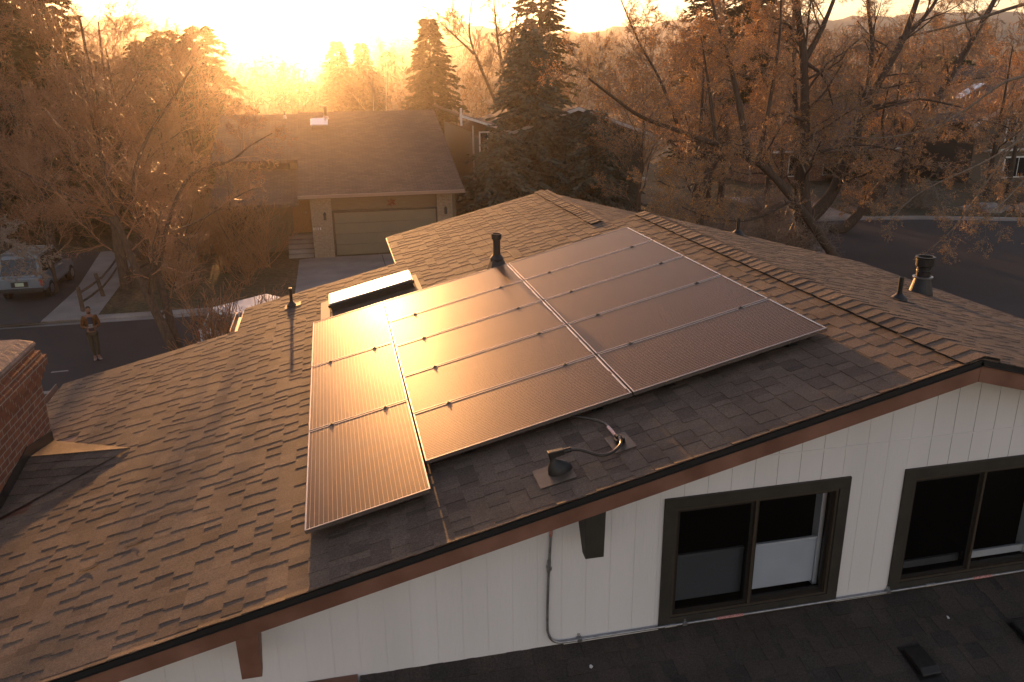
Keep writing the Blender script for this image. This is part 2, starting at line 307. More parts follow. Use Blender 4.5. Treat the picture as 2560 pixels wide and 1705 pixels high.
def shingles(name, T, parent, courses, rng, curl=None, down=-1, ex=.153, h0=0.0, tooth=.0039, base=.0040, material=None):
    """laminated shingles: each course is a row of separate tabs of two thicknesses. courses: (u_butt, v0, v1); down = sign of the down-slope direction"""
    mb = MB()
    for (u, v0, v1) in courses:
        v = v0; ub, ut = u, u-down*ex*1.12; k = rng.random() < .5
        while v < v1-1e-4:
            w = rng.choice([.06, .085, .11, .135, .17]) * rng.uniform(.85, 1.15)
            v2 = min(v+w, v1)
            if v1-v2 < .05: v2 = v1
            cl = curl is not None and v < curl+.01
            if cl: v2 = curl+.062
            hb = h0+base+(tooth if k else 0)+rng.uniform(-.0006, .0008); ht = h0+.0006+(.0028 if k else 0)
            uu = ub + (rng.uniform(-.002, .002))
            if cl:
                vs = []; st = [v, v+.018, v+.042, v2]; lift = [.0125, .0095, .0035, 0]
                rr = rng.uniform(.75, 1.2)
                ul = [uu-down*.0, ut]
                for i, q in enumerate(st):
                    ll = lift[i]*rr
                    vs += [T(uu, q, h0-.004+ll*.9), T(uu, q, hb+ll), T(ut, q, ht+ll*.9)]
                fs = []
                for i in range(3):
                    a = i*3; b = a+3; fs += [(a, a+1, b+1, b), (a+1, a+2, b+2, b+1)]
                fs += [(0, 2, 1), (9, 10, 11)]
                mb.add(vs, fs)
            else:
                mb.add([T(uu, v, h0-.004), T(uu, v2, h0-.004), T(ut, v2, h0-.004), T(ut, v, h0-.004), T(uu, v, hb), T(uu, v2, hb), T(ut, v2, ht), T(ut, v, ht)],
                       [(4, 5, 6, 7), (0, 1, 5, 4), (1, 2, 6, 5), (3, 0, 4, 7)])
            v = v2; k = (not k) if rng.random() < .85 else k
    return mb.build(name, material or M['shingle'], parent)
rng = random.Random(5)
# left slope: far sections step back, like the real roof
crs = []; u = -4.84
V0 = -1.125
while u < RU-.05:
    vmax = 6.30 if u < -2.25 else (7.58 if u < .355 else 9.95)
    if u > 3.60: vmax = 6.06
    if u < -4.05+.001 and u > -4.95: crs += [(u, V0, 1.88), (u, 3.80, vmax)]
    else: crs.append((u, V0, vmax))
    u += .153
roofL = shingles('left_roof', lambda a, b, h: TL(a, b, HR+h), house, crs, rng, curl=V0)
roofL['label'] = 'sunlit brown shingle slope that carries the solar panels'
# deck under the shingles
d = MB()
d.fbox(TL, -4.83, RU, V0+.03, 6.05, HR-.03, HR-.0045); d.fbox(TL, -4.83, -2.23, 6.05, 6.28, HR-.03, HR-.0045); d.fbox(TL, -2.23, .37, 6.051, 7.56, HR-.03, HR-.0045)
d.fbox(TL, .37, 3.62, 6.051, 9.93, HR-.03, HR-.0045); d.build('roof_deck', M['fascia'], house)
crs = [(u0*.153, V0, 6.06) for u0 in range(1, 28)]
shingles('right_roof', TR, house, crs, rng, curl=None, down=1)
# right slope of the far lower section
P3 = TL(3.63, 0, HR)
def TR2(u, v, h): return Vector((P3.x, v, P3.z)) + UR*u + NR*h
shingles('far_roof', TR2, house, [(i*.153, 6.07, 9.95) for i in range(1, 26)], rng, down=1)
d = MB(); d.fbox(TR, 0.0, 4.12, V0+.03, 6.05, -.03, -.0045); d.fbox(TR2, 0, 3.8, 6.07, 9.93, -.03, -.0045); d.build('right_deck', M['fascia'], house)
# far rake wall of the main section above the lower far ridge
d = MB(); a = TL(3.66, 6.045, HR-.03); b = TL(RU, 6.045, HR-.03); c_ = TR(4.1, 6.045, -.03); e_ = TR2(3.8, 6.045, -.04)
d.prism([a, b, c_, (c_.x, 6.045, c_.z-1), (a.x, 6.045, a.z-1)], (0, -.02, 0)); d.build('far_gable_wall', M['siding'], house)

def ridge_caps(name, Ta, Tb, v0, v1, wid, rng, lift=.022, ex=.153):
    mb = MB(); v = v0; i = 0
    while v < v1:
        a = rng.uniform(-.003, .003); z0 = lift+.010; z1 = lift+.002; w = wid*rng.uniform(.96, 1.04); ve = min(v+ex*1.2, v1+.02)
        # butt end (thick) is the end nearest the camera
        pts = []
        for (q, hh) in ((v, z0+a), (ve, z1+a)):
            for (T, uu, dh) in ((Ta, -w, 0), (Ta, -w*.45, .004), (None, 0, .010), (Tb, w*.45, .004), (Tb, w, 0)):
                if T is None: p = Ta(0, q, hh+.004)
                else: p = T(uu if T is Tb else uu, q, hh+dh*.3)
                pts.append(p)
        low = [Vector(p)-Vector((0, 0, .006)) for p in pts[:5]]
        mb.add(pts+low, [(0, 1, 6, 5), (1, 2, 7, 6), (2, 3, 8, 7), (3, 4, 9, 8), (10, 11, 1, 0), (11, 12, 2, 1), (12, 13, 3, 2), (13, 14, 4, 3)])
        v += ex; i += 1
    return mb.build(name, M['shingle'], house)
Ta = lambda uu, v, h: TL(RU+uu, v, HR+h); Tb = lambda uu, v, h: TR(uu, v, h)
ridge_caps('ridge_cap', Ta, Tb, V0-.01, 6.0, .175, rng)
mbv = MB(); mbv.fbox(lambda a, b, h: TL(RU+a, b, HR+h), -.165, -.02, V0+.02, 6.0, .004, .0215); mbv.fbox(TR, .02, .165, V0+.02, 6.0, .004, .0215); mbv.build('ridge_vent', M['rubber'], house)
Ta3 = lambda uu, v, h: TL(3.63+uu, v, HR+h); Tb3 = lambda uu, v, h: TR2(uu, v, h)
ridge_caps('ridge_cap', Ta3, Tb3, 6.22, 9.95, .16, rng)
mbv = MB(); mbv.fbox(lambda a, b, h: TL(3.63+a, b, HR+h), -.15, -.02, 6.24, 9.95, .004, .0215); mbv.build('ridge_vent', M['rubber'], house)

# drip edge and fascia on the near rake
RK = V0+.012
d = MB(); d.fbox(TL, -4.86, RU-.0, RK-.004, RK+.006, HR-.052, HR-.006); d.fbox(TR, 0, 4.16, RK-.004, RK+.006, -.052, -.006)
d.fbox(TL, -4.86, RU, RK-.012, RK-.004, HR-.056, HR-.047); d.fbox(TR, 0, 4.16, RK-.012, RK-.004, -.056, -.047); d.build('drip_edge', M['drip'], house)
def xz(T, x, h):   # point of a slope's line at height offset h above the given x
    a, b = T(0, 0, h), T(1, 0, h); t_ = (x-a.x)/(b.x-a.x); q = a.lerp(b, t_); return (q.x, RK+.008, q.z)
TLh = lambda a, b, h: TL(a, b, HR+h)
d = MB(); d.prism([xz(TLh, -4.7, -.185), xz(TLh, RIDGE.x-.002, -.185), xz(TLh, RIDGE.x-.002, -.034), xz(TLh, -4.7, -.034)], (0, .022, 0)); d.build('fascia', M['fascia'], house)
d = MB(); d.prism([xz(TR, RIDGE.x+.002, -.185), xz(TR, 8.2, -.185), xz(TR, 8.2, -.034), xz(TR, RIDGE.x+.002, -.034)], (0, .022, 0)); d.build('fascia', M['fascia'], house)
# soffit
d = MB(); d.fbox(TL, -4.8, RU-.04, RK+.03, -.70, HR-.062, HR-.032); d.fbox(TR, .02, 4.1, RK+.03, -.70, -.062, -.032); d.build('soffit', M['fascia'], house)
# far rakes trim
d = MB(); d.fbox(TL, -4.83, -2.23, 6.285, 6.305, HR-.15, HR-.008); d.fbox(TL, -2.23, .37, 7.565, 7.585, HR-.15, HR-.008); d.fbox(TL, .37, 3.62, 9.935, 9.955, HR-.15, HR-.008)
d.fbox(TL, .345, .366, 7.59, 9.93, HR-.15, HR-.008); d.build('fascia', M['fascia'], house)
# gutters at the left eaves
def gutter(u0, v0, v1):
    g = MB(); p = TL(u0, v0, HR)
    prof = [(-.005, -.01), (-.005, -.10), (-.09, -.10), (-.115, -.02), (-.115, .0), (-.109, .0), (-.109, -.02), (-.087, -.094), (-.011, -.094), (-.011, -.01)]
    g.prism([(p.x+a, v0, p.z+b) for a, b in prof], (0, v1-v0, 0)); return g.build('gutter', M['gut'], house)
M['gut'] = mat('gutter_metal', (.30, .22, .19), .35, metal=.6)
gutter(-4.85, 3.9, 6.33); gutter(-2.25, 6.33, 7.4); gutter(-4.85, -1.1, 1.8)

# walls: vertical grooved siding (near gable wall)
YW = -.70
def slope_z(x):  # underside of the roof over the near wall
    zl = TL(x/math.cos(PR), 0, HR).z; zr = RIDGE.z-(x-RIDGE.x)*.262
    return min(zl, zr)-.06
def siding_wall(name, y, x0, x1, zb, openings, facing=-1):
    mb = MB(); x = x0; w = .2032; g = .005
    def col(a, b, yy):
        spans = [(zb, None)]
        cuts = [(o[2], o[3]) for o in openings if a < o[1]-1e-5 and b > o[0]+1e-5]
        z = zb
        for c0, c1 in sorted(cuts):
            if c0 > z: mb.add([(a, yy, z), (b, yy, z), (b, yy, c0), (a, yy, c0)], [(0, 1, 2, 3)])
            z = c1
        mb.add([(a, yy, z), (b, yy, z), (b, yy, slope_z(b)), (a, yy, slope_z(a))], [(0, 1, 2, 3)])
    xs = sorted(set([round(x0+i*w, 4) for i in range(int((x1-x0)/w)+1)]))
    cutx = sorted([o[0] for o in openings]+[o[1] for o in openings])
    for i, xa in enumerate(xs):
        xb = min(xa+w-g, x1); pts = [xa]+[c for c in cutx if xa+1e-4 < c < xb-1e-4]+([RIDGE.x] if xa < RIDGE.x < xb else [])+[xb]
        pts = sorted(pts)
        for a, b in zip(pts[:-1], pts[1:]): col(a, b, y)
        col(xb, min(xb+g, x1), y+.003)
        za, zt = zb, slope_z(xb)
        mb.add([(xb, y, zb), (xb, y+.003, zb), (xb, y+.003, zt), (xb, y, zt)], [(0, 1, 2, 3)]) if not any(o[0] < xb < o[1] for o in openings) else None
        xe = xb+g
        mb.add([(xe, y, zb), (xe, y+.003, zb), (xe, y+.003, zt), (xe, y, zt)], [(3, 2, 1, 0)]) if not any(o[0] < xe < o[1] for o in openings) else None
    return mb.build(name, M['siding'], house)
W1 = (1.93, 3.40, -1.35, -.31); W2 = (4.12, 5.60, -1.35, -.31)
siding_wall('wall', YW, -4.3, 8.0, -2.3, [W1, W2])
# upper sheet of siding laps the lower one: thin shadow joint
d = MB(); d.box(1.3, 8.0, YW-.006, YW-.001, .062, .075); d.build('siding_joint', M['siding'], house)
d = MB(); d.box(-4.3, -4.28, YW, 6.2, GZ, -1.2); d.box(8.0, 8.02, YW, 6.0, GZ, -.4); d.box(-4.28, 8.0, YW+.02, YW+.03, GZ, -2.2); d.box(-4.28, 8.0, 6.2, 6.22, GZ, -1.25)
d.box(-2.0, 3.4, 7.40, 7.42, GZ, -.65); d.box(.55, 5.5, 9.7, 9.72, GZ, -.15); d.box(.55, .57, 7.42, 9.7, GZ, -.15); d.box(-2.0, -1.98, 6.22, 7.4, GZ, -.8); d.box(6.8, 6.82, 6.2, 9.7, GZ, -.3); d.build('lower_wall', M['siding'], house)

def window(x0, x1, z0, z1, blind_top, blind_r):
    wn_ = MB(); t = .10; yf = YW-.022
    wn_.box(x0-t, x1+t, yf, YW+.001, z1, z1+t); wn_.box(x0-t, x1+t, yf, YW+.001, z0-t, z0)
    wn_.box(x0-t, x0, yf, YW+.001, z0, z1); wn_.box(x1, x1+t, yf, YW+.001, z0, z1)
    w = wn_.build('window', M['trim'], house, bevel=.003)
    f = MB(); a = .022; y0, y1 = YW-.008, YW+.07
    f.box(x0, x1, y0, y1, z1-a, z1); f.box(x0, x1, y0, y1, z0, z0+a); f.box(x0, x0+a, y0, y1, z0+a, z1-a); f.box(x1-a, x1, y0, y1, z0+a, z1-a)
    xm = (x0+x1)/2-.01; f.box(xm-.012, xm+.012, y0+.004, y1, z0+a, z1-a); f.build('frame', M['frame'], w)
    s = MB(); b = .03
    for (p, q, yy) in ((x0+a, xm-.012, YW+.016), (xm+.012, x1-a, YW+.03)):
        s.box(p, q, yy, yy+.03, z1-a-b, z1-a); s.box(p, q, yy, yy+.03, z0+a, z0+a+b); s.box(p, p+b, yy, yy+.03, z0+a+b, z1-a-b); s.box(q-b, q, yy, yy+.03, z0+a+b, z1-a-b)
    s.build('sash', M['frame_dark'], w)
    g = MB()
    for (p, q, yy) in ((x0+a+b, xm-.012-b, YW+.03), (xm+.012+b, x1-a-b, YW+.045)): g.add([(p, yy, z0+a+b), (q, yy, z0+a+b), (q, yy, z1-a-b), (p, yy, z1-a-b)], [(0, 1, 2, 3)])
    g.build('pane', M['pane'], w)
    sc_ = MB(); sc_.box(x0+a+b, xm-.012-b, YW+.018, YW+.020, z0+a+b, z1-a-b); sc_.build('insect_screen', M['screen'], w)
    bl = MB()
    for (p, q) in ((x0+.04, xm-.02), (xm+.02, x1-.075)):
        if blind_top:
            n = 34; zt = z0+blind_top; zb_ = z0+.06
            for i in range(n):
                za, zc = zb_+(zt-zb_)*i/n, zb_+(zt-zb_)*(i+1)/n; bl.add([(p, YW+.12, za), (q, YW+.12, za), (q, YW+.112, (za+zc)/2), (p, YW+.112, (za+zc)/2), (p, YW+.12, zc), (q, YW+.12, zc)], [(0, 1, 2, 3), (3, 2, 5, 4)])
            bl.box(p, q, YW+.105, YW+.13, zt, zt+.018)
        else: bl.box(p, q, YW+.105, YW+.13, z0+.05, z0+.12); bl.box(xm+.04, x1-.08, YW+.105, YW+.13, z1-.08, z1-.03) if p > xm else None
    bl.box(x1-.072, x1-.03, YW+.10, YW+.19, z0+.03, z1-.03)
    bl.build('blind', M['blind'], w)
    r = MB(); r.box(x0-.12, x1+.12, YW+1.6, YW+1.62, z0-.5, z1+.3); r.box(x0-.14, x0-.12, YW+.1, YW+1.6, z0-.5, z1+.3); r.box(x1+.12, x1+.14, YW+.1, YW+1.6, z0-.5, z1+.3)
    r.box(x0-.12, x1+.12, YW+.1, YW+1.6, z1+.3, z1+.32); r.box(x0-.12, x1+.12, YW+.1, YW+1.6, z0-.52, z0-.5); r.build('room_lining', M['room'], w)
    return w
w1 = window(*W1[:2], W1[2], W1[3], .50, True); w1['label'] = 'black framed sliding window with pale blinds half raised'
w2 = window(*W2[:2], W2[2], W2[3], 0, False); w2['label'] = 'black framed sliding window with dark panes'

# wooden brackets under the rake
def bracket(x0, x1, z0, ztop, material):
    b = MB(); zt = slope_z((x0+x1)/2)+.03
    b.add([(x0, -1.06, z0), (x1, -1.06, z0), (x1, -.98, z0+.01), (x0, -.98, z0+.01), (x0-.012, -1.06, zt), (x1+.012, -1.06, zt), (x1+.012, -.72, zt), (x0-.012, -.72, zt)],
          [(0, 3, 2, 1), (4, 5, 6, 7), (0, 1, 5, 4), (1, 2, 6, 5), (2, 3, 7, 6), (3, 0, 4, 7)])
    b.box(x0+.03, x1+.045, -1.03, YW, zt-.10, zt-.045)
    return b.build('bracket', material, house, bevel=.003)
bracket(-1.475, -1.335, -1.03, 0, M['fascia'])['label'] = 'brown tapered wooden bracket'; bracket(1.06, 1.205, -.425, 0, M['trim'])['label'] = 'black tapered wooden bracket'

# lower roof in front of the wall
sl = math.atan(.25)
def TN(u, v, h): return Vector((u, YW-.0-v*math.cos(sl), -1.455-v*math.sin(sl))) + Vector((0, -math.sin(sl), math.cos(sl)))*h
mbn = lambda a, b, h: TN(b, a, h)
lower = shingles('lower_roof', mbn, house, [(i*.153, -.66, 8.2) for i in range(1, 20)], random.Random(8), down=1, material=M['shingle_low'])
d = MB(); d.fbox(lambda a, b, h: TN(a, b, h), -.66, 8.2, .0, 3.0, -.04, -.0045); d.build('lower_deck', M['fascia'], house)
d = MB(); d.box(-1.35, -.68, -1.5, YW-.005, -1.62, -1.43); d.build('lower_fascia', M['fascia'], house)
d = MB(); d.hexa([(1.0, YW-.012, -1.452), (8.0, YW-.012, -1.452), (8.0, YW-.002, -1.452), (1.0, YW-.002, -1.452), (1.0, YW-.012, -1.438), (8.0, YW-.012, -1.438), (8.0, YW-.002, -1.438), (1.0, YW-.002, -1.438)]); d.build('wall_flashing', M['white'], house)

# ------------------------------------------------------------------ chimney with cricket
ch = MB(); X1 = -4.09; X0 = -5.0; Y0, Y1 = 1.9, 3.80; ZB = -5.5
ch.box(X0, X1, Y0, Y1, ZB, -.30)
for i, (o, z0, z1) in enumerate(((.028, -.30, -.2225), (.056, -.2225, -.145), (.084, -.145, -.03), (.045, -.03, .035), (.0, .035, .10))): ch.box(X0-o, X1+o, Y0-o, Y1+o, z0, z1)
chim = ch.build('chimney', M['brick'], house, bevel=.004); chim['label'] = 'red brick chimney with pale mortar and corbelled top'
cr = MB(); a = .02; n = 9; zz = lambda t: .215
ring0 = [(X0-a, Y0-a), (X1+a, Y0-a), (X1+a, Y1+a), (X0-a, Y1+a)]; ring1 = [(X0+.10, Y0+.12), (X1-.10, Y0+.12), (X1-.10, Y1-.14), (X0+.10, Y1-.14)]
cr.hexa([(x, y, .10) for x, y in ring0]+[(x, y, .15) for x, y in ring0]); cr.hexa([(x, y, .15) for x, y in ring0]+[(x, y, .235) for x, y in ring1])
cr.build('crown', M['crown'], chim, bevel=.02)
fl = MB()
zr_ = lambda y: TL(X1/math.cos(PR), y, HR).z
PK = Vector((X1, 3.0, -.94)); FA = Vector((X1, 3.78, zr_(0)+.02)); NE = Vector((X1, 1.88, zr_(0)+.01)); TIP = TL(-3.08, 2.72, HR+.012)
TIPn = TL(-3.75, 1.75, HR+.01)
for (p, q) in ((NE, PK), (PK, FA)):
    fl.hexa([(X1+.001, p.y, p.z-.06), (X1+.014, p.y, p.z-.06), (X1+.014, q.y, q.z-.06), (X1+.001, q.y, q.z-.06), (X1+.001, p.y, p.z+.13), (X1+.014, p.y, p.z+.13), (X1+.014, q.y, q.z+.13), (X1+.001, q.y, q.z+.13)])
fl.box(X1-.02, X1+.016, Y0-.016, Y0-.001, -1.3, zr_(0)+.14)
fl.build('flashing', M['black'], chim)
# cricket: shingled near slope, bare far slope
ck = MB(); rg = random.Random(3); rows = 8
for i in range(rows):
    t0, t1 = i/rows, (i+1.25)/rows; t1 = min(t1, 1)
    A0, B0 = NE.lerp(PK, t0), NE.lerp(TIP, t0); A1, B1 = NE.lerp(PK, t1), NE.lerp(TIP, t1)
    w = max(2, int((B0-A0).length/.2)+1)
    for j in range(w):
        s0, s1 = j/w, (j+1)/w; hb = .007+(.004 if (i+j) % 2 else 0)+rg.uniform(0, .001)
        pa, pb, pc, pd = A0.lerp(B0, s0), A0.lerp(B0, s1), A1.lerp(B1, s1), A1.lerp(B1, s0); nz = Vector((0, -.25, .97))
        ck.add([pa, pb, pa+nz*hb, pb+nz*hb, pc+nz*.002, pd+nz*.002], [(0, 1, 3, 2), (2, 3, 4, 5)])
ck.add([PK+Vector((0, 0, .012)), TIP+Vector((0, 0, .012)), FA, PK+Vector((0, 0, -.004)), TIP+Vector((0, 0, -.004))], [(0, 1, 2), (0, 3, 4, 1)])
ck.build('cricket', M['shingle'], house)

# ------------------------------------------------------------------ solar panels
PL, PW, G, GR = 1.8406, 1.0, .0156, .0256
M['panelX'] = panel_mat('solar_glass_across', 32, 12, 'X', PL-.04, PW-.04); M['panelY'] = panel_mat('solar_glass_along', 26, 12, 'Y', PL-.04, PW-.04)
ords = ['far row', 'second row from the far end', 'middle row', 'second row from the near end', 'near row']
def panel(u0, v0, du, dv, label, m, clampu=None, clampv=None, group='black framed solar panels on the near roof'):
    o = bpy.data.objects.new('solar_panel', None); C.objects.link(o)
    mm = Matrix((UX, Vector((0, 1, 0)), NX)).transposed().to_4x4(); mm.translation = TL(u0+du/2, v0+dv/2, 0); o.matrix_world = mm; tag(o, label, 'solar panel', group)
    a, b = du/2, dv/2; fr = .014; th = .035
    f = MB(); f.box(-a, a, -b, -b+fr, -th, 0); f.box(-a, a, b-fr, b, -th, 0); f.box(-a, -a+fr, -b+fr, b-fr, -th, 0); f.box(a-fr, a, -b+fr, b-fr, -th, 0)
    me = bpy.data.meshes.new('frame'); me.from_pydata(f.v, [], f.f); me.materials.append(M['alu']); fo = bpy.data.objects.new('frame', me); C.objects.link(fo); fo.parent = o
    bv = fo.modifiers.new('bevel', 'BEVEL'); bv.width = .0015; bv.segments = 1
    g = MB(); g.box(-a+fr, a-fr, -b+fr, b-fr, -th+.006, -.0035)
    me = bpy.data.meshes.new('glass'); me.from_pydata(g.v, [], g.f); me.materials.append(m); go = bpy.data.objects.new('glass', me); C.objects.link(go); go.parent = o
    for (x, y) in (clampu or []):
        k = MB(); k.box(x-.022, x+.022, y-.016, y+.016, -.03, .006); k.box(x-.008, x+.008, y-.008, y+.008, .006, .013)
        me = bpy.data.meshes.new('clamp'); me.from_pydata(k.v, [], k.f); me.materials.append(M['rubber']); ko = bpy.data.objects.new('clamp', me); C.objects.link(ko); ko.parent = o
    return o
for colno, (u0, nm) in enumerate(((0, 'middle column'), (PL+G, 'right column'))):
    for k in range(5):
        v0 = k*(PW+GR)
        cl = [((fr_-.5)*PL, PW/2+GR/2) for fr_ in (.19, .83)] if k < 4 else []
        panel(u0, v0, PL, PW, 'solar panel of the %s, %s' % (nm, ords[4-k]), M['panelX'], cl)
TOPV = 5*PW+4*GR
for k in range(3):
    v0 = TOPV-(k+1)*PL-k*GR
    cl = [((fr_-.5)*PW, PL/2+GR/2) for fr_ in (.23, .77)] if k > 0 else []
    panel(-G-PW, v0, PW, PL, 'solar panel of the left column, %s of its three' % ['farthest', 'middle', 'nearest'][k], M['panelY'], cl)
# mounting rails, rail ends seen from the side
ra = thing('mounting_rails', 'aluminium rails and feet holding up the solar panels', 'mounting rails', TL(1.4, 2, HR))
for uu in [(.19)*PL, .83*PL, PL+G+.19*PL, PL+G+.83*PL]:
    r = MB(); r.fbox(TL, uu-.02, uu+.02, .12, TOPV-.01, -.075, -.036); ro = r.build('rail', M['rail'], ra)
    for vv in (.10, 1.6, 3.1, 4.6): q = MB(); q.fbox(TL, uu-.05, uu+.05, vv-.04, vv+.05, HR+.012, HR+.020); q.fbox(TL, uu-.03, uu-.021, vv-.02, vv+.03, HR+.0195, -.04); q.build('foot', M['rubber'], ra)
for uu in (-G-PW+.23, -G-.23):
    r = MB(); r.fbox(TL, uu-.02, uu+.02, TOPV-3*PL+.06, TOPV-.01, -.075, -.036); r.build('rail', M['rail'], ra)
# bright strips lying in the seams between the columns
for k in range(5):
    for j in range(2):
        r = MB(); r.fbox(TL, PL-.022, PL-.014, k*(PW+GR)+.10+j*.45, k*(PW+GR)+.47+j*.45, .0005, .0025); r.build('seam_strip', M['rail'], ra)
        r = MB(); r.fbox(TL, 2*PL+G-.020, 2*PL+G-.013, k*(PW+GR)+.08+j*.46, k*(PW+GR)+.46+j*.46, .0005, .0025); r.build('seam_strip', M['rail'], ra)

# ------------------------------------------------------------------ skylight on the near roof
sk = thing('skylight', 'flat white skylight on a black kerb beyond the solar panels', 'skylight', TL(-.15, 6.1, HR))
u0, u1, v0, v1, hk = -.80, .515, 5.72, 6.36, HR+.13
d = MB(); d.fbox(TL, u0+.03, u1-.03, v0+.03, v1-.03, HR, hk-.035); d.build('kerb', M['boot'], sk)
d = MB(); d.fbox(TL, u0, u1, v0, v1, hk-.055, hk-.012); d.build('frame', M['rubber'], sk, bevel=.012)
d = MB(); d.fbox(TL, u0+.02, u1-.02, v0+.02, v1-.02, hk-.012, hk+.008); d.build('lens', M['lit'], sk, bevel=.008)
for a_, b_ in ((u0-.14, u0-.005), (u1+.005, u1+.07)): d = MB(); d.fbox(TL, a_, b_, v0-.25, v1+.05, HR+.011, HR+.017); d.build('flashing', M['mastic'], sk)

# ------------------------------------------------------------------ vents
def boot_at(T, u, v, r_in, r_out, hgt):
    p = T(u, v, 0); return p
def vent_pipe(T, u, v, rad, height, label, r_base=.075, group=None, cap=0):
    p = T(u, v, 0.0); t = thing('vent_pipe', label, 'vent pipe', p, group)
    b = MB(); nrm = (T(0, 0, 1)-T(0, 0, 0)); qs = []
    prof = [(r_base*1.15, -.03), (r_base, .012), (r_base*.93, .03), (rad*1.25, .075), (rad*1.25, .085), (rad*.98, .087)]
    b.lathe(prof, p); b.fbox(T, u-.11, u+.15, v-.11, v+.11, .010, .014); b.build('boot', M['boot'], t, smooth=False)
    k = MB(); pr = [(rad, .0), (rad, height)]
    if cap: pr = [(rad, 0), (rad, height-cap), (rad*1.28, height-cap+.005), (rad*1.32, height)]; top = rad*1.32
    else: top = rad
    pr += [(top*.8, height), (top*.78, height-.10), (0, height-.10)]
    k.lathe(pr, p, 20); k.build('pipe', M['rubber'], t, smooth=False); return t
TLr = lambda a, b, h: TL(a, b, HR+h)
vent_pipe(TLr, -1.42, 6.80, .024, .30, 'slim black vent pipe left of the skylight casting a long shadow')
vent_pipe(TR, 1.40, 1.63, .026, .26, 'slim black vent pipe beside the wide flue vent on the right slope', r_base=.09)
vent_pipe(TR, 1.65, 5.95, .03, .26, 'slim black vent pipe at the far end of the right slope', r_base=.09)
# tall black vent with a square tapered foot
p = TLr(1.72, 5.40, 0); t = thing('vent_pipe', 'tall black vent pipe with a collar at the far edge of the solar panels', 'vent pipe', p)
d = MB(); q = [(-.13, -.13), (.14, -.13), (.14, .13), (-.13, .13)]; base = [TLr(1.72+a, 5.40+b, .004) for a, b in q]; topq = [(p.x+a*.55, p.y+b*.55, p.z+.16) for a, b in q]
d.hexa(base+topq); d.lathe([(.085, .10), (.10, .15), (.095, .17), (.058, .215)], p, 20); d.build('boot', M['boot'], t)
d = MB(); d.lathe([(.052, .1), (.052, .43), (.074, .445), (.074, .52), (.060, .52), (.058, .42), (0, .42)], p, 24); d.build('pipe', M['rubber'], t, smooth=False)
d = MB()
for i in range(12): x, y = rng.uniform(-.26, -.13), rng.uniform(-.14, -.03); d.fbox(TLr, 1.72+x, 1.72+x+rng.uniform(.03, .07), 5.4+y, 5.4+y+rng.uniform(.02, .04), .008, .02+rng.uniform(0, .01))
d.build('sealant', M['mastic'], t)
# wide flue vent on the right slope
p = Vector((6.93, 2.95, .215)); t = thing('flue_vent', 'wide black flue vent with ribbed neck and conical foot on the right slope', 'flue vent', p)
d = MB(); d.lathe([(.155, -.10), (.150, .0), (.098, .20), (.098, .205)], p, 28); d.build('cone', M['boot'], t, smooth=False)
d = MB(); d.lathe([(.098, .205), (.124, .205), (.126, .22), (.10, .225)], p, 28); d.build('storm_collar', M['galv'], t)
d = MB(); d.lathe([(.088, .2), (.088, .29), (.094, .30), (.088, .31), (.088, .345), (.110, .365), (.112, .46), (.122, .475), (.122, .485), (.095, .485), (.092, .36), (0, .35)], p, 28); d.build('cap', M['rubber'], t, smooth=False)

# ------------------------------------------------------------------ roof junction boot, conduit and flashing plates
t = thing('conduit_boot', 'black rubber roof entry boot on a bronze plate below the solar panels', 'conduit boot', TLr(.95, -.70, 0))
M['bronze'] = mat('bronze_plate', (.11, .082, .062), .5, metal=.3, var=(.14, .11, .085), vscale=14)
d = MB(); d.fbox(TLr, .77, 1.06, -.84, -.55, .011, .014); d.build('plate', M['bronze'], t, bevel=.002)
b = TLr(.95, -.68, .012); d = MB()
ring = []; N_ = 16
prof = [(.078, 0, 0), (.074, .03, 0), (.058, .065, -.004), (.034, .095, -.01), (.024, .115, -.014), (.024, .17, -.014)]
vs = []; 
for (r, hh, sx) in prof:
    for k in range(N_):
        a = 2*math.pi*k/N_; ex = 1+.55*max(0, math.cos(a))*(r > .03); vs.append(b+UX*(r*ex*math.cos(a)+sx)+Vector((0, r*.9*math.sin(a), 0))+NX*hh)
fs = [(i*N_+k, i*N_+(k+1) % N_, (i+1)*N_+(k+1) % N_, (i+1)*N_+k) for i in range(len(prof)-1) for k in range(N_)]
d.add(vs, fs); d.build('boot', M['rubber'], t, smooth=True)
d = MB(); o_ = b-UX*.014+NX*.155
d.hexa([o_+UX*x+Vector((0, y, 0))+NX*z for (x, y, z) in ((-.024, -.024, -.02), (.10, -.022, -.025), (.10, .022, -.025), (-.024, .024, -.02), (-.024, -.024, .035), (.10, -.022, .022), (.10, .022, .022), (-.024, .024, .035))]); d.build('elbow', M['rubber'], t, bevel=.006)
d = MB(); d.tube([o_+UX*.10+NX*-.002, o_+UX*.155+NX*-.006], .021, 10); d.build('connector', M['rubber'], t)
t2 = thing('roof_conduit', 'bent grey conduit curling from under the solar panels to the black boot', 'conduit', TLr(1.5, -.55, .05))
def smoothpath(pts, n=6):
    pts = [Vector(p) for p in pts]; out = []
    for i in range(len(pts)-1):
        p0, p1, p2, p3 = pts[max(i-1, 0)], pts[i], pts[i+1], pts[min(i+2, len(pts)-1)]
        for k in range(n):
            t_ = k/n; out.append(.5*((2*p1)+(-p0+p2)*t_+(2*p0-5*p1+4*p2-p3)*t_*t_+(-p0+3*p1-3*p2+p3)*t_**3))
    return out+[pts[-1]]
eb = o_+UX*.15+NX*-.006
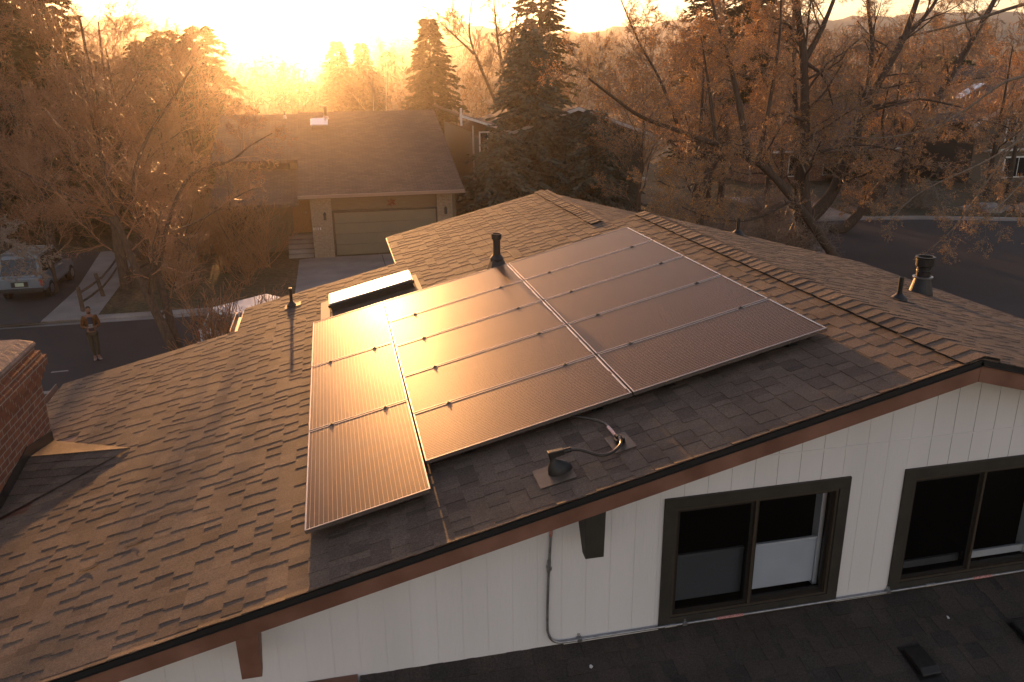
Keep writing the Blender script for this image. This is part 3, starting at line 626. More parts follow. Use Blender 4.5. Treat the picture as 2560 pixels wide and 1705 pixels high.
path = [eb, TLr(1.17, -.67, .12), TLr(1.28, -.77, .085), TLr(1.38, -.75, .06), TLr(1.475, -.67, .05), TLr(1.51, -.58, .045), TLr(1.505, -.49, .045), TLr(1.50, -.38, .045), TLr(1.49, -.24, .045), TLr(1.40, -.08, .05), TLr(1.30, .05, .05), TLr(1.18, .22, .05)]
sp = smoothpath(path, 6); d = MB(); d.tube(sp, .0125, 10); d.build('tube', mat('grey_conduit_paint', (.06, .05, .045), .28, metal=.4), t2, smooth=True)
d = MB(); d.tube([TLr(1.502, -.49, .045), TLr(1.50, -.38, .045), TLr(1.497, -.32, .045)], .0135, 10); d.build('label_tape', M['pinklabel'], t2)
d = MB(); d.tube([TLr(1.505, -.535, .045), TLr(1.503, -.495, .045)], .016, 10); d.build('coupling', M['rubber'], t2)
t3 = thing('flashing_plate', 'bronze flashing plate with a black foot under the roof conduit', 'flashing plate', TLr(1.5, -.5, 0))
d = MB(); d.fbox(TLr, 1.42, 1.60, -.70, -.42, .011, .014); d.build('plate', M['bronze'], t3, bevel=.002)
d = MB(); d.fbox(TLr, 1.47, 1.54, -.585, -.56, .014, .035); d.fbox(TLr, 1.53, 1.542, -.60, -.545, .014, .06); d.fbox(TLr, 1.468, 1.48, -.60, -.545, .014, .06); d.build('strut', M['rubber'], t3)
# galvanised conduit on the wall
yc = YW-.028
t4 = thing('wall_conduit', 'galvanised conduit running down the white wall and along the lower roof', 'conduit', (.85, yc, -1.0))
pth = [(.885, yc, -.30), (.875, yc, -.5), (.86, yc, -.85), (.855, yc, -1.22), (.865, yc, -1.31), (.895, yc, -1.375), (.95, yc, -1.408), (1.03, yc, -1.415), (1.3, yc, -1.415), (1.9, yc, -1.417), (3, yc, -1.42), (4.5, yc, -1.42), (6.5, yc, -1.42)]
d = MB(); d.tube(smoothpath(pth, 5), .0115, 10); d.build('tube', M['galv'], t4, smooth=True)
for x in (1.13, 2.06, 4.02): d = MB(); d.box(x-.02, x+.02, yc-.015, YW-.001, -1.432, -1.40); d.box(x-.008, x+.008, yc-.004, YW-.001, -1.40, -1.372); d.build('strap', M['galv'], t4)
for x in (1.93, 4.45): d = MB(); d.tube([(x-.05, yc, -1.418), (x+.05, yc, -1.418)], .0155, 10); d.build('coupling', M['galv'], t4)
d = MB(); d.tube([(.868, yc, -.62), (.864, yc, -.72)], .016, 10); d.box(.85, .885, yc-.02, YW, -.70, -.675); d.build('coupling', M['galv'], t4)
d = MB(); d.tube([(.884, yc, -.34), (.88, yc, -.40)], .0125, 10); d.build('label_tape', M['redlabel'], t4)
d = MB(); d.tube([(2.35, yc, -1.418), (2.60, yc, -1.419)], .0125, 10); d.build('label_tape', M['redlabel'], t4)
d = MB(); d.tube([(4.9, yc, -1.42), (5.1, yc, -1.42)], .0125, 10); d.build('label_tape', M['redlabel'], t4)

# low roof vents on the lower roof
def lowvent(x, v, label):
    t = thing('roof_vent', label, 'roof vent', TN(x, v, 0), 'low black vents on the lower roof')
    d = MB(); d.fbox(lambda a, b, h: TN(a, b, h), x-.10, x+.10, v-.15, v+.22, .010, .014); d.build('base', M['rubber'], t)
    d = MB(); P = lambda a, b, h: TN(x+a, v+b, h)
    pr = [(-.12, .015), (-.10, .06), (.10, .075), (.16, .055), (.16, .03), (.10, .03)]
    d.prism([P(-.085, b, h) for b, h in pr], tuple(P(.085, 0, 0)-P(-.085, 0, 0))); d.build('hood', M['rubber'], t, bevel=.008)
lowvent(3.86, .70, 'low black hooded vent on the dark lower roof'); lowvent(4.98, .62, 'low black vent at the right edge of the lower roof')
# bits of debris on the lower roof and a lifted shingle on the main slope
for i, (x, v, lb) in enumerate(((1.16, .26, 'small white bird dropping on the lower roof below the conduit bend'), (4.4, .35, 'tiny white paint chip on the lower roof below the right window'))):
    d = MB(); rr = random.Random(i); d.prism([TN(x+.012*math.cos(a)*rr.uniform(.5, 1.6), v+.02*math.sin(a)*rr.uniform(.5, 1.4), .0125) for a in [k*.9 for k in range(7)]], (0, 0, .0015)); o = d.build('paint_chip', M['white']); tag(o, lb, 'debris')
for i, (u, v, lb) in enumerate(((-2.62, .42, 'curled dark scrap of shingle on the lower left of the sunlit slope'), (-2.95, .25, 'thin dark shingle scrap near the left rake of the sunlit slope'))):
    d = MB(); rr = random.Random(i+7); n_ = 6
    for k in range(n_):
        a0, a1 = k/n_, (k+1)/n_; z = lambda q: .011+.012*(q-.45)**2*3
        d.hexa([TLr(u+a0*.15, v, z(a0)), TLr(u+a1*.15, v, z(a1)), TLr(u+a1*.15, v+.035+.02*a1, z(a1)), TLr(u+a0*.15, v+.035+.02*a0, z(a0)), TLr(u+a0*.15, v, z(a0)+.003), TLr(u+a1*.15, v, z(a1)+.003), TLr(u+a1*.15, v+.035+.02*a1, z(a1)+.003), TLr(u+a0*.15, v+.035+.02*a0, z(a0)+.003)])
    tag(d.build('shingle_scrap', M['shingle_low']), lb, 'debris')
# ------------------------------------------------------------------ ground, street, kerbs
def hz(x, y):
    d_ = math.hypot(x, y); z = -5.56
    t_ = max(0.0, d_-75)
    az = math.atan2(x, max(y, 1))
    z += t_*(.030+.010*min(1, max(-.3, az)))*min(1, t_/250+.15)
    z += min(1, t_/120)*(2.2*math.sin(x*.021+1.3)*math.cos(y*.017)+1.2*math.sin(x*.05+y*.04))
    return z
def grid_ground():
    rs = [0, 8, 16, 24, 32, 40, 50, 62, 75, 90, 110, 135, 165, 200, 250, 310, 390, 490, 620, 780, 980, 1200]; na = 96
    V = []; F = []
    for r in rs:
        for k in range(na):
            a = 2*math.pi*k/na; x, y = r*math.sin(a), r*math.cos(a)
            V.append((x, y, hz(x, y) if y > 0 else -5.56))
    for i in range(len(rs)-1):
        for k in range(na): F.append((i*na+k, i*na+(k+1) % na, (i+1)*na+(k+1) % na, (i+1)*na+k))
    me = np_mesh('ground', V, F); me.shade_smooth(); return struct(link('ground', me, M['ground']))
grid_ground()
def sheet(name, poly, z, material, thick=0.0):
    d = MB(); n = len(poly)
    if thick: d.prism([(x, y, z-thick) for x, y in poly], (0, 0, thick))
    else: d.add([(x, y, z) for x, y in poly], [tuple(range(n))])
    return struct(d.build(name, material))
curve = [(18.0, 25.4), (20.2, 26.0), (21.9, 27.6), (22.8, 30.0), (23.3, 33.0), (24.3, 35.9), (25.6, 36.9), (28.5, 36.9), (33.2, 35.9), (38.5, 33.8), (43, 30.2), (48, 24), (50, 15), (51, 0), (51, -30)]
near = [(16.5, -30), (16.5, 10), (15.4, 14.2), (12.5, 17), (9, 17.75), (-90, 17.75)]
sheet('street', [(-90, 25.3)]+curve+near, GZ, M['asphalt'])
LZ = -5.38
sheet('far_lawn', [(-90, 25.62), (17.9, 25.62)]+[(x-.1, y+.28) for x, y in curve[1:9]]+[(45, 33), (70, 40), (70, 68), (-90, 68)], LZ, M['lawn'], .2)
sheet('near_lawn', [(-90, 17.5), (9, 17.5), (12.3, 16.7), (15.1, 14), (16.2, 10), (16.2, -30), (-90, -30)], LZ, M['lawn'], .2)
def kerb(pts, name='kerb', w=.32, side=1):
    d = MB(); n = len(pts); L_ = []
    for i, p in enumerate(pts):
        a = Vector(pts[max(i-1, 0)]); b = Vector(pts[min(i+1, n-1)]); t_ = (b-a).normalized(); nn = Vector((-t_.y, t_.x))*side; p = Vector(p)
        L_.append([(p.x, p.y, GZ+.003), (p.x, p.y, GZ+.05), (p.x+nn.x*.1, p.y+nn.y*.1, LZ+.004), (p.x+nn.x*w, p.y+nn.y*w, LZ+.006), (p.x+nn.x*w, p.y+nn.y*w, GZ-.1)])
    vs = [q for r in L_ for q in r]; fs = [(i*5+k, i*5+k+1, (i+1)*5+k+1, (i+1)*5+k) for i in range(n-1) for k in range(4)]
    d.add(vs, fs); return struct(d.build(name, M['concrete']))
def gut(pts, side=-1, w=.35):
    d = MB(); vs = []
    for i, p in enumerate(pts):
        a = Vector(pts[max(i-1, 0)]); b = Vector(pts[min(i+1, len(pts)-1)]); t_ = (b-a).normalized(); nn = Vector((-t_.y, t_.x))*side; vs += [(p[0], p[1], GZ+.006), (p[0]+nn.x*w, p[1]+nn.y*w, GZ+.004)]
    d.add(vs, [(2*i, 2*i+1, 2*i+3, 2*i+2) for i in range(len(pts)-1)]); return struct(d.build('kerb_gutter', M['concrete']))
kerb([(-90, 25.32), (-60, 25.32), (0, 25.32)]+curve[:]); gut([(-90, 25.32), (0, 25.32)]+curve[:])
kerb([(-90, 17.75), (0, 17.75), (9, 17.75), (12.5, 17), (15.4, 14.2), (16.5, 10), (16.5, -30)], 'near_kerb', side=-1)
# driveways and paths across the street
sheet('path', [(-11.3, 25.2), (-9.45, 25.2), (-9.7, 30), (-10.5, 38), (-12.3, 38), (-11.35, 30)], LZ+.012, M['concrete'], .03)
sheet('neighbour_driveway', [(-18, 25.1), (-11.32, 25.1), (-11.37, 30), (-12.3, 38), (-18, 38)], LZ+.009, M['asphalt2'], .03)
sheet('garage_driveway', [(-2.4, 25.2), (6.2, 25.2), (5.2, 33.6), (-1.7, 33.6), (-2.4, 33.4)], LZ+.012, M['concrete'], .03)
sheet('drive_joint', [(1.5, 25.3), (1.53, 25.3), (1.53, 33.5), (1.5, 33.5)], LZ+.015, M['asphalt2'])
sheet('corner_driveway', [(25.2, 37.0), (29.8, 37.0), (31, 46), (26, 46)], LZ+.012, M['concrete'], .03)
sheet('tar_patch', [(-9.4, 19.6), (-8.9, 19.65), (-8.95, 19.75), (-9.4, 19.72)], GZ+.004, M['concrete'])

# ------------------------------------------------------------------ mountains
def mountains():
    V = []; F = []; n = 220
    rg = random.Random(2)
    key = [(-60, 2.6), (-40, 3.2), (-24, 2.6), (-17.5, 2.85), (-14.5, 3.35), (-12, 3.45), (-9.5, 3.75), (-7, 3.85), (-4.5, 3.6), (-3, 3.3), (1, 3.2), (3, 3.4), (6, 3.75), (8, 3.4), (10.5, 2.9), (13, 2.3), (18, 2.5), (26, 3.3), (33, 2.9), (40, 3.1), (46, 2.6), (60, 2.0)]
    for i in range(n+1):
        az = -60+120*i/n
        for (a0, e0), (a1, e1) in zip(key[:-1], key[1:]):
            if a0 <= az <= a1: el = e0+(e1-e0)*(az-a0)/(a1-a0)
        el += .10*math.sin(az*1.7)+.06*math.sin(az*4.3+1)+rg.uniform(-.025, .025)
        a = R_(az); R0 = 1050
        for r, h in ((R0-240, 20), (R0-130, 22+.30*R0*math.tan(R_(el))), (R0-50, .75*R0*math.tan(R_(el))+5), (R0, R0*math.tan(R_(el))+3), (R0+120, 20)):
            V.append((r*math.sin(a), r*math.cos(a), h+rg.uniform(-1.5, 1.5)*(r != R0)))
    for i in range(n):
        for k in range(4): F.append((i*5+k, i*5+5+k, i*5+6+k, i*5+1+k))
    return struct(link('mountains', np_mesh('mountains', V, F), M['hill']))
mountains()

# ------------------------------------------------------------------ trees
def seg_mesh(P0, P1, R0, R1):
    """open three-sided prisms for many twig segments at once"""
    P0, P1 = np.array(P0, float), np.array(P1, float); R0, R1 = np.array(R0), np.array(R1); n = len(P0)
    D = P1-P0; D /= np.linalg.norm(D, axis=1, keepdims=True)+1e-9
    A = np.where(np.abs(D[:, 2:3]) < .9, np.array([[0, 0, 1.]]), np.array([[1., 0, 0]])); X = np.cross(D, A); X /= np.linalg.norm(X, axis=1, keepdims=True); Y = np.cross(D, X)
    V = np.zeros((n, 6, 3))
    for k in range(3):
        c, s = math.cos(2*math.pi*k/3), math.sin(2*math.pi*k/3); o = X*c+Y*s
        V[:, k] = P0+o*R0[:, None]; V[:, 3+k] = P1+o*R1[:, None]
    b = (np.arange(n)*6)[:, None]
    F = np.concatenate([b+np.array([[0, 1, 4, 3]]), b+np.array([[1, 2, 5, 4]]), b+np.array([[2, 0, 3, 5]])])
    return V.reshape(-1, 3), F
def bud_mesh(P, size, rg):
    n = len(P); P = np.array(P)[:, None, :]; A = rg.normal(size=(n, 1, 3)); A /= np.linalg.norm(A, axis=2, keepdims=True)
    B = np.cross(A, rg.normal(size=(n, 1, 3))); B /= np.linalg.norm(B, axis=2, keepdims=True); Cc = np.cross(A, B)
    s = size*rg.uniform(.6, 1.5, size=(n, 1, 1))
    V = np.concatenate([P+A*s, P+B*s*.6, P-A*s, P-B*s*.6, P+A*s*.9, P+Cc*s*.6, P-A*s*.9, P-Cc*s*.6], axis=1)
    b = (np.arange(n)*8)[:, None]; F = np.concatenate([b+np.array([[0, 1, 2, 3]]), b+np.array([[4, 5, 6, 7]])]); return V.reshape(-1, 3), F
class Tree:
    def __init__(s, seed): s.r = random.Random(seed); s.tr = MB(); s.P0 = []; s.P1 = []; s.A = []; s.B = []; s.buds = []
    def limb(s, pts, r0, r1, sides=9):
        pts = smoothpath(pts, 4); n = len(pts); j = .05*r0
        rad = [r0+(r1-r0)*(i/(n-1))**.8 for i in range(n)]; rad = [q*s.r.uniform(.93, 1.07) for q in rad]; s.tr.tube(pts, rad, sides, cap=False); return pts, rad
    def grow(s, p, d, L, r, lev, o):
        """o: levels, kids, ratio, spread, up, wob, bud"""
        R = s.r; n = 4 if lev < 2 else 3; st = L/n; pts = [Vector(p)]; d = Vector(d).normalized(); rr = [r]
        for i in range(n):
            d = (d+Vector((R.gauss(0, 1), R.gauss(0, 1), R.gauss(0, 1)))*o['wob']+Vector((0, 0, o['up']*(1 if lev < 2 else .6)))).normalized()
            pts.append(pts[-1]+d*st); rr.append(max(r*(1-.6*(i+1)/n), o.get('rmin', .004)))
        if lev == 0 and r > .03: s.tr.tube(pts, rr, 6, cap=False)
        else:
            for i in range(n): s.P0.append(pts[i]); s.P1.append(pts[i+1]); s.A.append(rr[i]); s.B.append(rr[i+1])
        if lev >= o['levels']:
            if o.get('bud'):
                for k in range(o['bud']): q = R.uniform(.15, 1)*n; i = min(int(q), n-1); s.buds.append(pts[i].lerp(pts[i+1], q-i)+Vector((R.gauss(0, .02), R.gauss(0, .02), R.gauss(0, .02))))
            return
        k_ = o['kids'][min(lev, len(o['kids'])-1)]
        for k in range(k_):
            q = (.22+.78*(k+R.random())/k_)*n; i = min(int(q), n-1); pp = pts[i].lerp(pts[i+1], q-i); t_ = (pts[i+1]-pts[i]).normalized()
            a = Vector((R.gauss(0, 1), R.gauss(0, 1), R.gauss(0, 1))); a = (a-t_*a.dot(t_)).normalized(); sp_ = o['spread']*R.uniform(.6, 1.3)
            s.grow(pp, t_*math.cos(sp_)+a*math.sin(sp_), L*o['ratio']*R.uniform(.65, 1.2)*(1.15-.5*q/n), max(rr[i]*.55, o.get('rmin', .004)), lev+1, o)
    def along(s, path, count, L, o, r=None, t0=.25, bias=None, lev=0):
        pts, rad = path; n = len(pts)-1; R = s.r
        for k in range(count):
            q = (t0+(1-t0)*(k+R.random())/count)*n; i = min(int(q), n-1); pp = pts[i].lerp(pts[i+1], q-i); t_ = (pts[i+1]-pts[i]).normalized()
            a = Vector((R.gauss(0, 1), R.gauss(0, 1), R.gauss(0, .8)))
            if bias: a += Vector(bias)
            a = (a-t_*a.dot(t_)).normalized(); sp_ = R.uniform(.6, 1.25)
            s.grow(pp, t_*math.cos(sp_)+a*math.sin(sp_), L*R.uniform(.7, 1.2)*(1.1-.45*q/n), (r or max(.009, rad[i]*.32)), lev, o)
    def finish(s, name, label, base, bark, twig, bud=None, bsize=.03, group=None, cat='tree', crown='crown', seed=1):
        t = thing(name, label, cat, base, group)
        if s.tr.v: s.tr.build('trunk', bark, t, smooth=True)
        if s.P0: link(crown, np_mesh(crown, *seg_mesh([tuple(p) for p in s.P0], [tuple(p) for p in s.P1], s.A, s.B)), twig, t)
        if s.buds: link('buds', np_mesh('buds', *bud_mesh([tuple(p) for p in s.buds], bsize, np.random.default_rng(seed))), bud, t)
        return t

# big bare tree on our side of the street, left
o1 = dict(levels=3, kids=[8, 7, 6], ratio=.52, spread=.75, up=.05, wob=.16, rmin=.0026)
T = Tree(11)
base = (-4.75, 15.6, LZ)
a = T.limb([base, (-5.1, 16.0, -3.85), (-5.61, 16.5, -2.52), (-6.1, 17.0, -1.08), (-6.42, 17.5, .13), (-6.6, 18, 1.65), (-6.87, 18.5, 3.1)], .17, .03)
T.along(a, 22, 2.3, o1)
b = T.limb([(-4.7, 15.8, -5.2), (-5.04, 16.3, -3.8), (-5.37, 17, -2.33), (-5.78, 17.5, -.97), (-5.84, 18, .37), (-5.42, 18.5, 1.48), (-4.76, 19, 2.41), (-4.17, 19.5, 3.3)], .14, .02)
T.along(b, 19, 2.1, o1, t0=.42, bias=(-.3, 0, .5))
c_ = T.limb([(-5.41, 17, -2.22), (-5.01, 17.3, -.76), (-4.31, 17.5, .47), (-3.33, 17.8, .78), (-2.72, 18, 1.18), (-2.1, 18.2, 1.5)], .07, .012, 7)
T.along(c_, 10, 1.15, o1, t0=.3)
e_ = T.limb([(-5.77, 17, -1.53), (-6.8, 18, -.57), (-8.03, 19, 0), (-9.4, 20, .6)], .08, .015, 7)
T.along(e_, 12, 2.2, o1)
f_ = T.limb([(-5.6, 17.3, -1.2), (-4.4, 18.5, -.9), (-3.2, 19.5, -.3), (-2.5, 20.2, -.2)], .05, .01, 6)
T.along(f_, 5, .9, o1, t0=.4)
T.finish('bare_tree', 'big leaning bare tree with two trunks beside the street on the left', base, M['bark'], M['twig'])

# near pale branches hanging in from the left edge
o2 = dict(levels=3, kids=[7, 6, 5], ratio=.5, spread=.8, up=-.04, wob=.2, rmin=.0055)
T = Tree(21)
base = (-12.5, 11.5, LZ)
a = T.limb([base, (-12.2, 11.6, -2.5), (-11.6, 11.8, 0), (-10.9, 12, 2.0)], .16, .05); T.along(a, 8, 2.2, o2, t0=.4)
for pts in ([(-11.8, 11.7, -.8), (-9.8, 11.9, .7), (-8.3, 12.1, .55), (-7.4, 12.5, -.1), (-6.8, 12.8, -.75)], [(-11.9, 11.7, -1.6), (-9.8, 12.3, -.3), (-8.4, 12.7, -.25), (-7.5, 13.0, -.8)], [(-11.5, 11.8, .6), (-9.6, 12.4, 2.0), (-8.4, 13.0, 2.3)], [(-11.5, 11.8, .2), (-10, 12.6, 1.4), (-8.8, 13.4, 1.3)]):
    b = T.limb(pts, .05, .010, 6); T.along(b, 13, .95, o2, t0=.3)
T.finish('bare_tree', 'pale bare tree reaching in from the left edge over the parked car', base, M['bark2'], M['twig_near'])

def bare_generic(seed, H, Rr, kids=(7, 6, 5), twig='twig', bark='bark', n0=16, rmin=.006, levels=3, up=.07):
    T = Tree(seed); R = T.r; lean = R.uniform(-.1, .1)
    a = T.limb([(0, 0, 0), (lean*H*.3, 0, H*.3), (lean*H*.5, R.uniform(-.3, .3), H*.6), (lean*H*.8, 0, H*.92)], H*.022, H*.003, 8)
    o = dict(levels=levels, kids=list(kids), ratio=.52, spread=.62, up=up, wob=.13, rmin=rmin)
    T.along(a, n0, Rr, o, t0=.22, bias=(0, 0, .7)); return T
# bare tree kinds used across the street and beyond
BT = []
for i, (H, Rr, kd) in enumerate(((11.5, 4.2, (9, 7, 6)), (9.5, 3.6, (9, 7, 5)), (12.5, 3.6, (8, 6, 6)))):
    BT.append((bare_generic(40+i, H, Rr, kd, rmin=.006), H))
bt0 = []
spots = [(-9.3, 29.5, 0, 1.0, 'bare tree with reddish twigs behind the split rail fence'), (-13.0, 33.5, 1, 1.0, 'bare tree over the roof of the blue grey car'), (-8.0, 34.0, 1, .72, 'bare tree before the left window of the neighbouring house'),
         (-16.5, 38, 2, .95, 'tall bare tree at the far left before the big conifer'), (-11.0, 41, 2, .85, 'tall bare tree behind the driveway with the parked car'), (-21, 44, 0, 1.1, 'broad bare tree at the left edge beyond the driveway'), (-9.0, 50, 1, 1.05, 'bare tree behind the left end of the neighbouring roof'),
         (-14.0, 52, 0, 1.1, 'bare tree rising below the round topped pine'), (-2.5, 62, 1, .62, 'small bare tree straight below the sun'), (-4.9, 31.2, 1, .50, 'small bare tree before the front door of the garage house'), (-6.6, 29.4, 0, .46, 'small bare tree on the lawn right of the fence'), (-7.6, 32.6, 0, .58, 'bare tree at the left corner of the garage house'), (-12.0, 29.6, 1, .6, 'bare tree beside the blue grey car'), (-9.8, 35.5, 2, .72, 'slim bare tree behind the far end of the fence'), (-18.5, 32.5, 0, .95, 'bare tree left of the blue grey car'), (-15.0, 43.5, 0, 1.0, 'bare tree in front of the big left conifer')]
proto = {}
for x, y, k, s_, lb in spots:
    if k not in proto:
        t = BT[k][0].finish('bare_tree', lb, (0, 0, 0), M['bark'], M['twig'], group='bare trees across the street'); t.location = (x, y, LZ); t.rotation_euler = (0, 0, k); t.scale = (s_,)*3; proto[k] = t
    else: copy_tree(proto[k], (x, y, LZ if y < 66 else hz(x, y)), rng.uniform(0, 6), s_, lb)

# small shrubs with bright twigs before the neighbouring house
T = Tree(61); o3 = dict(levels=2, kids=[6, 5], ratio=.55, spread=.55, up=.12, wob=.12, rmin=.006)
for k in range(16): T.grow((T.r.uniform(-.2, .2), T.r.uniform(-.2, .2), 0), (T.r.gauss(0, .45), T.r.gauss(0, .45), 1), T.r.uniform(1.3, 2.1), .02, 0, o3)
sh = None
for i, (x, y, s_, lb) in enumerate(((-3.9, 32.2, 1.25, 'bare shrub with glinting twigs before the steps of the neighbouring house'), (-5.6, 31.6, 1.1, 'bare shrub below the left window of the neighbouring house'), (-4.4, 28.9, .8, 'low bare shrub at the corner of the garage driveway'),
                                    (-7.6, 30.6, 1.2, 'bare shrub between the path and the neighbouring house'), (-6.6, 27.0, .8, 'low bare shrub on the strip of grass by the street'), (-8.2, 34.5, 1.3, 'tall bare shrub at the left corner of the neighbouring house'), (-6.7, 36.2, 1.5, 'added bare shrub against the left wall of the garage house, blocking low sun from the lawn'), (-7.0, 33.9, 1.2, 'low bare shrub left of the garage house window'), (-3.9, 16.4, 1.35, 'bare shrub in front of the half hidden white car'), (-3.0, 17.0, 1.1, 'bare shrub right of the leaning trees, by the eave'))):  # the one against the garage house wall is added to block a sun patch
    if sh is None: sh = T.finish('bare_shrub', lb, (0, 0, 0), M['bark'], M['twig'], group='bare shrubs before the neighbouring house', cat='shrub', crown='stems'); sh.location = (x, y, LZ); sh.scale = (s_,)*3
    else: copy_tree(sh, (x, y, LZ), i*1.3, s_, lb)

# conifers
def conifer(seed, H, Rb, dens=1.0, droop=.15, clump=.22, shape=.9, gap=0.0, base_h=.06, tip=.12):
    rg = np.random.default_rng(seed); V = []; F = []; tr = MB(); tr.tube([(0, 0, 0), (0, 0, H*.5), (0, 0, H*.98)], [H*.018, H*.011, .01], 7, cap=False)
    S0 = []; S1 = []; A = []; z = H*base_h
    while z < H*.985:
        f = 1-(z-H*base_h)/(H*(1-base_h)); Rz = Rb*(f**shape)*rg.uniform(.82, 1.1)+tip
        nb = int(5+4*f)
        for k in range(nb):
            if rg.random() < gap: continue
            a = 2*math.pi*(k+rg.random())/nb; L = Rz*rg.uniform(.7, 1.12); dx, dy = math.cos(a), math.sin(a)
            m_ = max(3, int(L/ (clump*.55)*dens)); pr = None
            for j in range(m_+1):
                t_ = j/m_; r_ = L*t_; zz_ = z+ L*(.10*t_-droop*t_*t_*1.6)
                p = (dx*r_, dy*r_, zz_)
                if pr is not None: S0.append(pr); S1.append(p); A.append(.012)
                pr = p
                if t_ > .12:
                    for q in range(2 if t_ < .95 else 4):
                        sd = (1 if q % 2 else -1); w = clump*rg.uniform(.7, 1.4)*(1.15-.5*t_)
                        an = a+sd*rg.uniform(.35, 1.25); ex, ey = math.cos(an), math.sin(an); ez = rg.uniform(-.5, .12)
                        c0 = np.array(p)+rg.normal(size=3)*.03; c1 = c0+np.array([ex, ey, ez])*w*1.5
                        up_ = np.array([-ey*.28, ex*.28, rg.uniform(-.12, .12)])*w
                        b_ = len(V); mid = (c0+c1)/2+np.array([0, 0, .05*w]); V += [c0, mid+up_, c1, mid-up_]; F.append((b_, b_+1, b_+2, b_+3))
                        up2 = np.array([0, 0, .26*w]); b_ = len(V); V += [c0, mid+up2, c1, mid-up2]; F.append((b_, b_+1, b_+2, b_+3))
        z += max(.11, clump*.85*(.6+.5*f))
    return tr, V, F, S0, S1, A
def make_conifer(name, label, loc, seed, H, Rb, needle, group=None, **k):
    tr, V, F, S0, S1, A = conifer(seed, H, Rb, **k); t = thing(name, label, 'conifer', (0, 0, 0), group)
    v2, f2 = seg_mesh(S0, S1, A, A); tr.build('trunk', M['bark'], t); link('crown', np_mesh('crown', V, F), needle, t)
    link('branches', np_mesh('branches', v2, f2), M['bark'], t); t.location = loc; return t
make_conifer('blue_spruce', 'big blue spruce behind the ridge, right of the garage house', (10.2, 38.6, LZ), 3, 10.6, 4.5, M['needle'], clump=.30, dens=1.15, shape=.80)
make_conifer('blue_spruce', 'broad blue spruce low beside the garage wall', (8.1, 36.2, LZ), 4, 5.6, 3.3, M['needle'], clump=.28, dens=1.15, shape=.7)
make_conifer('blue_spruce', 'blue spruce before the grey green house, right of the biggest spruce', (13.4, 37.2, LZ), 5, 6.6, 3.4, M['needle'], clump=.28, dens=1.1, shape=.7)
c1 = make_conifer('spruce', 'dark spruce standing right behind the garage house roof', (7.5, 60, hz(7.5, 60)), 6, 12.6, 4.2, M['needle2'], clump=.42, shape=.85)
copy_tree(c1, (.9, 85, hz(0, 85)-1), 1.0, 1.02, 'hazy spruce right of the sun'); copy_tree(c1, (4.0, 98, hz(4, 98)-1), 2, 1.05, 'hazy spruce between the sun and the dark spruce')
big = make_conifer('tall_conifer', 'very tall conifer filling the upper left corner', (-15.6, 44, LZ), 7, 15.5, 4.6, M['needle2'], clump=.45, shape=.45, gap=.1)
copy_tree(big, (-21, 50, LZ), 2, 1.05, 'tall conifer behind the one in the upper left corner')
pn = make_conifer('pine', 'dense pine left of the sun', (-9.2, 60, LZ), 8, 12.0, 4.0, M['needle2'], clump=.45, shape=.5, gap=.15)
copy_tree(pn, (-12.6, 66, LZ), 1, 1.0, 'ragged topped pine in front of the mountains'); copy_tree(pn, (-16.2, 75, hz(-16, 75)), 2, .98, 'round topped pine in front of the mountains'); copy_tree(pn, (-12.5, 46, LZ), 2.5, .62, 'short dark pine behind the blue grey car')
tall = make_conifer('tall_pine', 'tall see-through pine behind the biggest blue spruce', (20.4, 76, hz(20, 76)-.5), 9, 20, 4.3, M['needle2'], clump=.55, shape=.35, gap=.35, dens=.8)
copy_tree(tall, (33.5, 60, LZ), 2, .9, 'tall dark pine behind the budding trees, left one'); copy_tree(tall, (35.8, 62, LZ), 4, .88, 'tall dark pine behind the budding trees, right one'); copy_tree(tall, (31.5, 63, LZ), 1, .75, 'slim dark pine behind the budding trees')
jp = make_conifer('juniper', 'round dark green juniper above the house at the right edge', (54.5, 62, LZ), 10, 9.6, 5.4, M['needle3'], clump=.5, shape=.28, gap=.1)
copy_tree(jp, (44.5, 60, LZ), 1, .7, 'dark green juniper behind the red brick house'); copy_tree(jp, (39.0, 50.5, LZ), 3, .42, 'low juniper right of the red brick house')

# aspens with white stems, bare tall trees in the middle
for (x, y, H, sd, lb) in ((2.6, 52, 8.2, 71, 'slender white stemmed bare tree behind the garage roof, left one'), (3.6, 53, 9.6, 72, 'slender white stemmed bare tree behind the garage roof, right one')):
    T = Tree(sd); a = T.limb([(0, 0, 0), (.1, 0, H*.3), (-.15, 0, H*.6), (.1, 0, H*.97)], .09, .01, 7); T.along(a, 16, 1.7, dict(levels=2, kids=[6, 4], ratio=.5, spread=.5, up=.1, wob=.12, rmin=.008), t0=.25, bias=(0, 0, 1.2))
    t = T.finish('aspen', lb, (0, 0, 0), M['bark_w'], M['twig2'], group='white stemmed bare trees'); t.location = (x, y, LZ)
T = Tree(81); z0 = hz(14, 70)
oc = dict(levels=3, kids=[6, 5, 4], ratio=.5, spread=.6, up=.1, wob=.13, rmin=.014)
base = (15.6, 70, z0)
for pts, r_ in (([base, (16.2, 70, 0), (15.2, 70, 3.7), (14.72, 70, 7.1), (14.4, 70, 11.5)], .28), ([(15.2, 70, 3.4), (16.5, 70.5, 6.4), (17.3, 71, 10.5)], .15), ([(15.6, 70, -2), (14.0, 69.5, 1.5), (12.5, 69, 4.8), (12.13, 69, 7.1), (12.8, 69, 10.5)], .20), ([(12.5, 69, 4.6), (10.8, 69, 6.1), (9.6, 69, 7.2)], .12), ([(15.8, 70, -1), (18.2, 70, 3), (19.0, 71, 8)], .18)):
    a = T.limb(pts, r_, .03); T.along(a, 13, 2.8, oc, t0=.2)
T.finish('bare_tree', 'tall many stemmed bare tree against the sky above the grey green house', base, M['bark'], M['twig2'])

